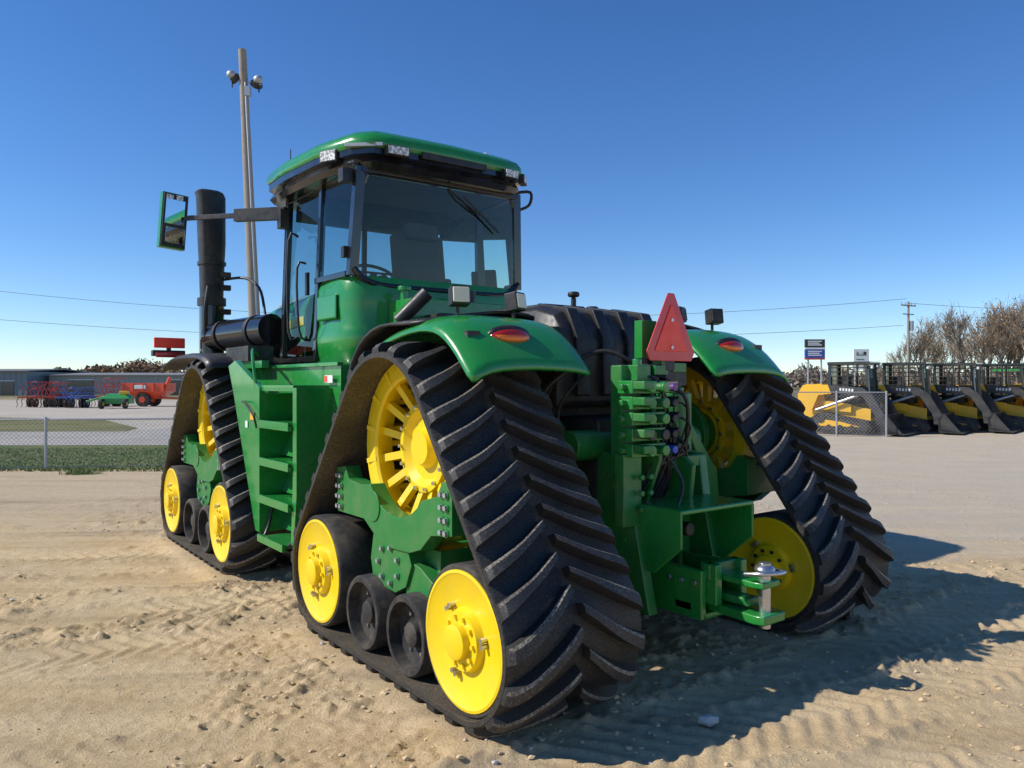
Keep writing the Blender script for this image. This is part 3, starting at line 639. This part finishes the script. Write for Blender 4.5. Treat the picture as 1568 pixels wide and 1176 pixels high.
# ------------------------------------------------------------ west side surfaces
def gmat(name,c1,c2,sc_,bs=.02):
    m,nt,p=newmat(name); f=noise(nt,sc_,8,.7); f2=noise(nt,sc_*12,4,.7)
    c=mix(nt,ramp(nt,f,[(.35,0.),(.65,1.)]),c1,c2); c=mix(nt,ramp(nt,f2,[(.4,0.),(.7,.5)]),c,tuple(x*.6 for x in c1))
    nt.links.new(c,p.inputs['Base Color']); p.inputs['Roughness'].default_value=.95; p.inputs['Specular IOR Level'].default_value=.1; bump(nt,p,f2,.6,bs); return m
GR=gmat('grass',(.09,.135,.03),(.20,.19,.07),.5,.05); RD=gmat('gravel_road',(.36,.33,.29),(.46,.42,.36),.4); DG=gmat('dry_grass',(.14,.15,.05),(.26,.22,.10),.3); LT=gmat('gravel_lot',(.44,.39,.31),(.54,.47,.38),.2)
def sheet(name,poly,z,mat):
    b=MB(); b.add([(x,y,z) for x,y in poly],[tuple(range(len(poly)))],mat); o=b.build(name,recalc=False); site(o)
    for q in o.data.polygons:
        if q.normal.z<0: o.data.flip_normals()
    return o
sheet('grass',[(-90,15.6),(-2,16.2),(-2,22.6),(-90,20.8)],.006,GR)
sheet('gravel_road',[(-90,20.8),(-2,22.6),(-2,29),(-8,29.5),(-10,34),(-13,34),(-14.5,28.9),(-90,27.4)],.010,RD)
sheet('dry_grass_verge',[(-90,27.4),(-14.5,28.9),(-15,31),(-20,38),(-32,43),(-90,60)],.016,DG)
sheet('gravel_lot',[(-120,38),(-2,29),(-2,85),(-120,85)],.005,LT)
sheet('grass',[(9,47),(90,47),(90,62),(9,62)],.007,DG)
b=MB(); BL=paint('grass_blades',(.13,.19,.045),.8,.6,coat=0,scale=2,dc=(.36,.31,.13))
for i in range(16000):
    u=random.uniform(-14.5,-3); w=15.7+5.6*random.random()**1.2; h=random.uniform(.02,.055)*(1.8 if w<16.2 else 1); a=random.random()*6.28; dx,dy=.014*math.cos(a),.014*math.sin(a); l=random.uniform(-.04,.04)
    b.add([(u-dx,w-dy,0),(u+dx,w+dy,0),(u+l,w+l,h)],[(0,1,2)],BL)
for i in range(500):
    u=random.gauss(-8.55,.14); w=15.3+random.gauss(0,.08); h=random.uniform(.03,.12); a=random.random()*6.28; dx,dy=.008*math.cos(a),.008*math.sin(a); b.add([(u-dx,w-dy,0),(u+dx,w+dy,0),(u+random.gauss(0,.08),w,h)],[(0,1,2)],BL)
site(b.build('grass_tufts',recalc=False))
def fence(name,p0,p1,h,post,cell=.09,wr=.0028,rail=True,zb=0):
    e=empty(name); b=MB(); L=math.hypot(p1[0]-p0[0],p1[1]-p0[1]); dx,dy=(p1[0]-p0[0])/L,(p1[1]-p0[1])/L
    P=lambda s,z:(p0[0]+dx*s,p0[1]+dy*s,z+zb)
    k=0
    while k*post<=L+.01: b.cyl(P(k*post,0),P(k*post,h+.05),.03,GALV,n=10); k+=1
    if rail: b.cyl(P(0,h),P(L,h),.02,GALV,n=8); b.cyl(P(0,.06),P(L,.06),.008,GALV,n=5)
    b.build('posts',e)
    b=MB(); s=-h
    while s<L:
        for sg in(1,-1):
            a0=s; z0,z1=(0.05,h) if sg>0 else (h,.05)
            t0=max(0,(0-a0)/h); t1=min(1,(L-a0)/h)
            if t1>t0: b.cyl(P(a0+h*t0,z0+(z1-z0)*t0),P(a0+h*t1,z0+(z1-z0)*t1),wr,GALV,n=3)
        s+=cell
    b.build('mesh_wire',e); e.location=W(0,0,0); e.rotation_euler=(0,0,SA); return e
fence('chain_link_fence',(-21.1,14.3),(-3,16.9),1.05,2.9,wr=.0030)
fence('chain_link_fence',(9.5,26.6),(12.55,25.9),1.5,1.56,cell=.12,wr=.0035)
e=empty('floodlight_pole'); WOOD=paint('weathered_wood',(.30,.26,.21),.85,.4,coat=0,scale=3,dc=(.16,.13,.10),bs=.01)
b=MB(); b.cyl((0,0,0),(0,0,12.6),.21,WOOD,r2=.125,n=14); b.cyl((.14,-.14,0),(.09,-.12,11.5),.035,GALV,n=8)
b.beam((-.35,0,11.65),(.55,0,11.45),.06,.06,GALV)
for sx,zz,an in((-.38,11.80,-35),(.48,11.60,35)):
    b.sph((sx,-.05,zz),.15,GALV,14,(1,.8,.9)); M=Euler((R(60),0,R(an))).to_matrix(); d=M@Vector((0,0,-1)); b.cyl((sx,-.05,zz),(sx+d.x*.22,-.05+d.y*.22,zz+d.z*.22),.10,DARK,r2=.21); b.cyl((sx+d.x*.22,-.05+d.y*.22,zz+d.z*.22),(sx+d.x*.24,-.05+d.y*.24,zz+d.z*.24),.19,LENS)
    b.cyl((sx,0,zz-.4),(sx,0,zz),.025,DARK,n=6)
b.box((.15,-.1,11.2),(.18,.18,.3),GALV)
b.build('pole_and_floods',e,ang=40); e.location=W(-8.15,25.0); e.rotation_euler=(0,R(-2.6),SA)
def upole(u,w,hh):
    e=empty('utility_pole'); b=MB(); b.cyl((0,0,0),(0,0,hh),.17,WOOD,r2=.11,n=10); b.beam((-1.2,0,hh-.4),(1.2,0,hh-.4),.1,.12,WOOD); b.beam((-.9,0,hh-1.3),(.9,0,hh-1.3),.08,.1,WOOD)
    for x in(-1.1,-.5,.5,1.1): b.cyl((x,0,hh-.35),(x,0,hh-.1),.05,GALV,n=8)
    b.cyl((.35,-.1,hh-3.0),(.35,-.1,hh-2.0),.24,GALV,n=14); b.build('pole',e); e.location=W(u,w,0); e.rotation_euler=(0,0,SA+.5)
upole(41,80,10.3); upole(-80,80,11.6)
b=MB()
for v,a,dw in((485,7.3e-5,0),(517,5.3e-5,.6)):
    pts=[]
    for k in range(41):
        px=-400+(1388+400)*k/40; y=v-a*(px-750)**2
        pts.append(((px-784)*80/1184,80+dw,H+80*(586-y)/1184))
    b.tube(pts,.018,DARK,n=4)
pts=[(40.8+k*2.,80,H+80*(586-(462+k*2.2-.08*k*k))/1184) for k in range(20)]
b.tube(pts,.018,DARK,n=4); site(b.build('power_lines',recalc=False))
SID=paint('metal_siding',(.22,.25,.26),.5,.15,coat=0); SIDL=paint('light_siding',(.36,.35,.32),.5,.1,coat=0); WIN=paint('window_dark',(.02,.03,.04),.15,0)
ROOF=paint('roof_sheet',(.24,.22,.20),.5,.1,coat=0)
def bld(name,u0,u1,w,h,d,mat,ridge=1.0,doors=()):
    e=empty(name); b=MB(); b.bb(u0,u1,0,d,0,h,mat)
    x=u0
    while x<u1: b.bb(x,x+.12,-.05,0,0,h,mat); x+=.9
    b.prism([(-.5,h),(d/2,h+ridge),(d+.5,h),(d+.5,h+.15),(d/2,h+ridge+.18),(-.5,h+.15)],u0-.4,u1+.4,ROOF)
    b.build('walls_and_roof',e)
    b=MB()
    for (a,c,z0,z1,mt) in doors: b.bb(a,c,-.09,-.06,z0,z1,mt); b.bb(a-.1,c+.1,-.08,-.055,z1,z1+.12,WHITE)
    b.build('doors_and_windows',e); e.location=W(0,w,gz(w)); e.rotation_euler=(0,0,SA)
bld('metal_warehouse',-110,-74,118,3.7,18,SID,.4,[(-100,-96,0,3,WIN),(-90,-86,0,3,SIDL),(-84,-82,1,2,WIN),(-78,-76,0,2.2,WIN)])
bld('metal_warehouse',-73,-46,122,3.1,18,SIDL,.4,[(-70,-66,0,2.4,WIN),(-54,-51,0,2.4,WIN),(-50,-49,0,2.2,WIN)])
def cultiv(u,w,mat,wd,hh,seed,rz=0):
    r=random.Random(seed); e=empty('folded_field_cultivator'); b=MB()
    for s in(-1,1):
        x=s*wd*.33
        for zz in(.8,hh*.65,hh*.9): b.beam((x-.5*s,-.6,zz),(x+.2*s,1.6,zz+.1),.06,.06,mat)
        for k in range(5): yy=-.8+k*.6; b.beam((x-.45*s,yy,.6),(x+.1*s,yy,hh*(.75+.25*r.random())),.05,.05,mat); b.beam((x+.1*s,yy,hh*.8),(x+.45*s,yy+.1,hh*.7),.03,.03,DARK); b.beam((x+.1*s,yy,hh*.5),(x+.45*s,yy+.1,hh*.42),.03,.03,DARK)
    for k in range(7): 
        x=-wd/2+wd*k/6; b.beam((x,-.8,.75),(x,1.5,.75),.06,.06,mat); b.tube([(x,-.8,.75),(x,-1.0,.5),(x,-.85,.2),(x,-1.05,.05)],.025,DARK,n=5)
    b.beam((-wd/2,-.8,.8),(wd/2,-.8,.8),.09,.09,mat); b.beam((-wd/2,1.5,.8),(wd/2,1.5,.8),.09,.09,mat); b.beam((0,1.5,.8),(.2,4.2,.6),.12,.12,mat)
    for x in(-wd*.4,-wd*.2,wd*.2,wd*.4): b.cyl((x-.1,.5,.36),(x+.1,.5,.36),.36,RUB,n=18); b.cyl((x-.11,.5,.36),(x+.11,.5,.36),.15,mat,n=12)
    b.beam((-wd*.3,0,hh*.6),(wd*.3,0,hh*.85),.05,.05,mat)
    b.build('frame',e); e.location=W(u,w,0); e.rotation_euler=(0,0,SA+rz)
cultiv(-36.2,59,IRED,2.0,2.1,1,.1); cultiv(-34.9,59,IRED,1.0,2.0,4,.1); cultiv(-32.6,57.5,IBLUE,1.8,1.6,2,.1); cultiv(-31.9,61,IRED,1.5,2.4,3,0)
e=empty('pull_behind_mower'); b=MB()
MG=paint('mower_green',(.02,.25,.05),.4,.1)
b.loft([[(-1.0,-.6,.35),(1.0,-.6,.35),(1.0,.7,.35),(-1.0,.7,.35)],[(-1.0,-.6,.75),(1.0,-.6,.75),(1.0,.5,.9),(-1.0,.5,.9)],[(-.6,-.2,1.05),(.6,-.2,1.05),(.6,.4,1.1),(-.6,.4,1.1)]],MG)
b.beam((-.8,.2,.9),(-2.2,.3,.5),.14,.14,MG); b.box((.5,0,1.15),(.6,.5,.25),CYEL)
for x in(-.8,.8): b.cyl((x-.12,-.75,.36),(x+.12,-.75,.36),.36,RUB,n=20); b.cyl((x-.13,-.75,.36),(x+.13,-.75,.36),.18,CYEL,n=14)
b.build('mower_body',e,bevel=.04); e.location=W(-28.6,56); e.rotation_euler=(0,0,SA+.15)
e=empty('grain_cart'); b=MB()
b.loft([[(-.8,-.6,.6),(.8,-.6,.6),(.8,.6,.6),(-.8,.6,.6)],[(-1.6,-1.1,1.2),(1.6,-1.1,1.2),(1.6,1.1,1.2),(-1.6,1.1,1.2)],[(-1.6,-1.1,1.85),(1.6,-1.1,1.85),(1.6,1.1,1.85),(-1.6,1.1,1.85)]],IORG)
for x in(-1.6,-.8,0,.8,1.6): b.beam((x,-1.14,1.2),(x,-1.14,1.9),.08,.06,IORG)
b.beam((.8,0,.7),(3.0,0,.6),.15,.15,IORG); b.cyl((1.4,-.9,.8),(2.0,-.9,2.3),.14,IORG)
b.bb(-.7,.2,-1.16,-1.13,1.4,1.7,WHITE)
for y in(-.9,.9): b.cyl((-.1,y-.2,.55),(-.1,y+.2,.55),.55,RUB,n=24); b.cyl((-.1,y-.21,.55),(-.1,y+.21,.55),.24,IORG,n=16)
b.build('cart_body',e,bevel=.03); e.location=W(-28.8,61.5); e.rotation_euler=(0,0,SA)
# ------------------------------------------------------------ compact track loaders
LD=paint('loader_charcoal',(.03,.03,.032),.4,.2)
def loader(u,w,rz,up=0):
    e=empty('compact_track_loader'); b=MB()
    for s in(-1,1):
        out=[(-1.05,.18),(-.95,.04),(.85,.04),(1.05,.2),(.95,.42),(.5,.66),(-.1,.55),(-.9,.42)]
        b.prism(out,s*.55,s*.88,RUB)
        inn=[(-.92,.2),(-.85,.13),(.78,.13),(.9,.22),(.82,.36),(.45,.55),(-.1,.45),(-.8,.34)]
        b.prism(inn,s*.882,s*.895,LD)
        b.prism([(-.7,.24),(.6,.24),(.5,.44),(-.1,.38)],s*.896,s*.91,CYEL)
        for y in(-.85,-.45,-.1,.25,.6): b.cyl((s*.895,y,.2),(s*.92,y,.2),.09,DARK,n=14)
        b.cyl((s*.895,.5,.45),(s*.93,.5,.45),.13,DARK,n=14)
        b.prism([(1.1,1.25),(1.0,1.48),(.3,1.46),(.2,1.2),(.6,1.15),(.8,.7),(1.05,.75)],s*.72,s*.86,CYEL)
        b.prism([(.298,1.46),(-.7,1.38),(-1.0,1.2),(-1.40,.55),(-1.35,.3),(-1.15,.3),(-1.1,.6),(-.75,1.12),(.198,1.22)],s*.72,s*.86,LD)
        b.cyl((s*.79,.7,.7),(s*.79,-.6,1.15),.045,STEEL)
        b.prism([(-.35,.65),(.55,.72),(.55,1.0),(-.35,.88)],s*.54,s*.66,CYEL)
        for k in range(5): b.box((s*.864,-.45+.09*k,1.30+.006*k),(.006,.055,.08),WHITE,(R(4),0,0))
    b.prism([(-.9,.4),(1.15,.4),(1.35,.6),(1.38,1.2),(1.2,1.45),(.6,1.5),(.5,1.0),(-.9,.75)],-.53,.53,CYEL)
    b.bb(-.45,.45,1.38,1.42,.7,1.25,DARK)
    for z in(.8,.9,1.0,1.1): b.bb(-.40,.40,1.415,1.43,z,z+.04,LD)
    for s in(-1,1):
        b.beam((s*.5,-.85,.8),(s*.48,-.75,2.08),.08,.08,GLB); b.beam((s*.5,.35,1.3),(s*.48,.35,2.08),.10,.10,GLB); b.beam((s*.5,-.2,.9),(s*.48,-.2,2.05),.05,.05,GLB)
        for k in range(7): b.beam((s*.5,-.75,1.2+.13*k),(s*.5,.35,1.2+.13*k),.012,.015,DARK)
        for k in range(7): b.beam((s*.5,-.7+.16*k,1.15),(s*.5,-.7+.16*k,2.05),.010,.012,DARK)
        b.beam((s*.5,-.8,1.1),(s*.5,.4,1.1),.06,.08,GLB)
    b.add([(-.46,-.80,1.1),(.46,-.80,1.1),(.44,-.74,2.03),(-.44,-.74,2.03)],[(0,1,2,3)],WIN)
    b.bb(-.54,.54,-.88,.42,2.05,2.14,GLB); b.bb(-.44,.44,.36,.40,1.4,2.05,WIN); b.bb(-.25,.25,-.1,.2,.9,1.7,DARK); b.bb(-.3,.3,-.5,.2,.9,1.15,DARK)
    b.bb(-.5,.5,-.9,-.82,.5,1.1,DARK)
    for s in(-1,1): b.box((s*.42,-.91,1.98),(.14,.06,.09),LENS)
    b.prism([(-1.30,.10),(-1.95,.05),(-1.95,.08),(-1.38,.18),(-1.33,.42),(-1.45,.60),(-1.41,.62),(-1.26,.46)],-.93,.93,LD)
    for s in(-1,1): b.prism([(-1.30,.07),(-1.93,.05),(-1.45,.62),(-1.26,.46)],s*.93,s*.91,LD)
    b.build('loader_body',e,bevel=.015,seg=1); e.location=W(u,w); e.rotation_euler=(0,0,SA+rz); e.scale=(1.08,1.12,1.2)
for i in range(6): loader(12.1+2.3*i,28.0+.75*i,R(50)+random.uniform(-.05,.05))
e=empty('farm_tractor'); b=MB()
b.loft([[(-.4,-.3,1.0),(.4,-.3,1.0),(.4,-.3,1.7),(-.4,-.3,1.75)],[(-.35,-2.2,1.0),(.35,-2.2,1.0),(.35,-2.2,1.45),(-.35,-2.2,1.45)]],GREEN)
for s in(-1,1):
    b.cyl((s*.65,.6,.8),(s*1.1,.6,.8),.8,RUB,n=28); b.cyl((s*1.0,.6,.8),(s*1.12,.6,.8),.42,YEL,n=20); b.cyl((s*.65,-1.7,.5),(s*.95,-1.7,.5),.5,RUB,n=24); b.cyl((s*.9,-1.7,.5),(s*.97,-1.7,.5),.27,YEL,n=18)
    for y in(-.2,1.1): b.beam((s*.65,y,1.2),(s*.62,y,2.4),.07,.07,GLB)
    b.loft([[(s*.6,-.2,1.2),(s*1.1,-.2,1.2)],[(s*.6,.1,1.7),(s*1.1,.1,1.7)],[(s*.6,1.1,1.75),(s*1.1,1.1,1.7)],[(s*.6,1.5,1.2),(s*1.1,1.5,1.2)]],GREEN,cap=False,closed=False)
b.bb(-.75,.75,-.35,1.3,2.4,2.56,GREEN); b.bb(-.6,.6,0,.9,.8,1.4,DARK); b.bb(-.3,.3,-2.3,.8,.6,1.0,DARK)
b.build('tractor_body',e,bevel=.03); e.location=W(25.3,38.0); e.rotation_euler=(0,0,SA+R(40))
def sgn(u,w,panels,hh,name='dealer_sign'):
    e=empty(name); b=MB()
    for (x0,x1,z0,z1,mt) in panels: b.bb(x0,x1,-.1,.1,z0,z1,mt); 
    for (x0,x1,z0,z1,mt) in panels[:2]:
        for k in range(3):
            zz=z0+(z1-z0)*(.25+.22*k); b.bb(x0+.25,x1-.3-.2*(k%2),-.112,-.104,zz,zz+.1,WHITE if mt is not WHITE else DGREEN)
    b.cyl((-.6,0,0),(-.6,0,hh),.08,GALV,n=8); b.cyl((.6,0,0),(.6,0,hh),.08,GALV,n=8); b.build('sign_panels_and_posts',e); e.location=W(u,w,gz(w)); e.rotation_euler=(0,0,SA)
SBL=paint('sign_black',(.02,.02,.02),.4,0); SBU=paint('sign_blue',(.02,.07,.35),.4,0)
sgn(27.6,70.5,[(-.9,.9,5.1,5.85,SBL),(-.9,.9,4.15,4.95,SBU),(-.9,.9,4.95,5.1,WHITE),(-.9,.9,4.0,4.15,IRED)],5.6)
sgn(34.3,76,[(-.75,.75,3.2,5.2,WHITE),(-.5,.5,4.6,4.95,SBL)],4.8)
e=empty('pickup_truck'); b=MB()
b.prism([(-2.7,.45),(2.7,.45),(2.7,1.05),(1.5,1.15),(.8,1.8),(-.7,1.82),(-.9,1.15),(-2.7,1.15)],-.95,.95,WHITE)
b.prism([(1.35,1.17),(.75,1.70),(-.6,1.72),(-.75,1.17)],-.96,.96,WIN)
for y in(-1.7,1.75):
    for s in(-1,1): b.cyl((s*.75,y,.4),(s*.99,y,.4),.4,RUB,n=20); b.cyl((s*.97,y,.4),(s*1.0,y,.4),.22,GALV,n=12)
b.build('truck_body',e,bevel=.05); e.location=W(57.5,167,gz(167)+.1); e.rotation_euler=(0,0,SA+R(80))
# ------------------------------------------------------------ trees
BARK=paint('bark',(.19,.15,.115),.9,.3,coat=0,dc=(.30,.26,.21)); TW=paint('twigs',(.24,.185,.13),.9,.3,coat=0)
LF=paint('autumn_leaves',(.33,.18,.07),.8,.5,coat=0,scale=.6,dc=(.20,.12,.06)); LF2=paint('brown_leaves',(.19,.12,.07),.8,.5,coat=0,scale=.4,dc=(.13,.11,.06)); LF3=paint('grey_thicket',(.26,.215,.165),.9,.5,coat=0,scale=.4,dc=(.32,.27,.21))
def tree_mesh(seed,hh,leaf):
    r=random.Random(seed); b=MB()
    def br(p,d,L,rad,lv):
        q=p+d*L; b.cyl(p,q,rad,BARK if lv<3 else TW,r2=rad*.62,n=5 if lv<2 else 3)
        if lv>=5:
            if r.random()<leaf:
                for _ in range(3):
                    c=q+Vector((r.gauss(0,.3),r.gauss(0,.3),r.gauss(0,.3))); s=r.uniform(.05,.12); a=Vector((r.gauss(0,1),r.gauss(0,1),r.gauss(0,1))).normalized()*s; k=Vector((r.gauss(0,1),r.gauss(0,1),r.gauss(0,1))).normalized()*s
                    b.add([c-a,c+k,c+a,c-k],[(0,1,2,3)],LF)
            return
        n=r.choice([3,4]) if lv<4 else 4
        for i in range(n):
            ax=Vector((r.gauss(0,1),r.gauss(0,1),r.gauss(0,.5)+.25)).normalized()
            nd=(d*1.0+ax*(.68 if lv else .55)+Vector((0,0,.25))).normalized(); st=p+d*L*r.uniform(.4,1)
            br(st,nd,L*r.uniform(.60,.92),max(rad*.55,.017),lv+1)
    br(Vector((0,0,0)),Vector((r.gauss(0,.05),r.gauss(0,.05),1)).normalized(),hh*.23,hh*.016,0)
    mz_=max(v[2] for v in b.v); k=hh/mz_; b.v=[(v[0]*k*.85,v[1]*k*.85,v[2]*k) for v in b.v]
    me=bpy.data.meshes.new('tree'); me.from_pydata(b.v,[],b.f)
    for mt in b.mats: me.materials.append(mt)
    me.polygons.foreach_set('material_index',b.m); return me
TM=[tree_mesh(s,13,l) for s,l in((1,.06),(2,.2),(3,.04),(4,.5),(15,.1))]
spec=[(1372,124,530,2),(1392,118,508,0),(1408,118,480,4),(1425,130,492,1),(1450,124,475,2),(1478,118,454,0),(1500,126,456,4),(1525,116,462,2),(1545,124,445,3),(1572,118,438,0),(1592,126,450,1),(1435,138,510,3),(1490,140,480,2),(1558,135,460,3),(1350,150,545,2),(1620,120,445,4),(1325,160,550,1),(1512,150,475,0),(1465,150,500,1),(1538,146,480,4),(1290,170,554,3)]
for px,w,ty,k in spec:
    s=(H+w*(586-ty)/1184-gz(w))/13
    o=bpy.data.objects.new('bare_tree',TM[k]); sc.collection.objects.link(o); o.location=W((px-784)*w/1184,w,gz(w)-.1); q=s*random.uniform(.95,1.25); o.scale=(q,q,s); o.rotation_euler=(0,0,random.random()*6.28)
def mass(name,items,n,size,mats):
    b=MB(); tot=sum(i[3] for i in items)
    for (u,w,z0,rx,ry,rz) in items:
        k=int(n*rx/tot)
        for _ in range(k):
            d=Vector((random.gauss(0,1),random.gauss(0,1),random.gauss(0,1))).normalized()*random.uniform(.5,1.05); c=Vector((u+d.x*rx,w+d.y*ry,z0+abs(d.z)*rz)); s=size*random.uniform(.5,1.3)
            a=Vector((random.gauss(0,1),random.gauss(0,.4),random.gauss(0,1))).normalized()*s; q=Vector((random.gauss(0,1),random.gauss(0,.4),random.gauss(0,1))).normalized()*s
            b.add([c-a,c+q,c+a,c-q],[(0,1,2,3)],random.choice(mats))
    site(b.build(name,recalc=False))
items=[]
for k in range(90):
    px=80+190*random.random(); w=random.uniform(290,330); hgt=w*(random.uniform(14,28)+14*math.exp(-((px-215)/50)**2))/1184
    items.append(((px-784)*w/1184,w,1.4,random.uniform(5,9),5,hgt))
mass('distant_tree_line',items,17000,.8,[LF,LF2,LF2])
items=[]
for k in range(160):
    px=-300+2400*k/160+random.uniform(-8,8); w=random.uniform(330,380); items.append(((px-784)*w/1184,w,1.2,random.uniform(8,14),6,w*random.uniform(6,16)/1184+1))
mass('distant_tree_line',items,22000,1.0,[LF2,LF3,LF3])
items=[]
for k in range(70):
    px=random.uniform(1195,1620); w=random.uniform(180,230); hgt=w*(random.uniform(10,34) if px<1390 else random.uniform(15,38))/1184
    items.append(((px-784)*w/1184,w,gz(w),random.uniform(3,6),4,hgt))
mass('distant_tree_line',items,17000,.40,[LF3,LF3,LF2])
# ------------------------------------------------------------ light, world, camera
d=Vector((1.08,-.60,-1.0)).normalized()
sl=bpy.data.lights.new('sun','SUN'); sl.energy=5.0; sl.angle=R(.5); sl.color=(1,.96,.885); so=bpy.data.objects.new('sun',sl); sc.collection.objects.link(so); so.rotation_euler=d.to_track_quat('-Z','Y').to_euler(); so.location=(-20,12,20)
w=bpy.data.worlds.new('World'); sc.world=w; w.use_nodes=True; nt=w.node_tree; bg=nt.nodes['Background']
sky=nt.nodes.new('ShaderNodeTexSky'); sky.sky_type='NISHITA'; sky.sun_disc=False; sky.sun_elevation=math.asin(-d.z); sky.sun_rotation=math.atan2(-d.x,-d.y)%(2*math.pi); sky.air_density=1.0; sky.dust_density=0; sky.ozone_density=4.5; sky.altitude=1200
hs=nt.nodes.new('ShaderNodeHueSaturation'); hs.inputs['Hue'].default_value=.507; hs.inputs['Saturation'].default_value=1.2; hs.inputs['Value'].default_value=1.15
nt.links.new(sky.outputs[0],hs.inputs['Color']); nt.links.new(hs.outputs[0],bg.inputs[0]); bg.inputs[1].default_value=.13
cam=bpy.data.cameras.new('camera'); co=bpy.data.objects.new('camera',cam); sc.collection.objects.link(co); cam.sensor_width=36; cam.lens=36*1184/1568; cam.clip_end=4000; cam.clip_start=.05
co.location=(SX,SY,H); co.rotation_euler=(R(90),0,SA); sc.camera=co
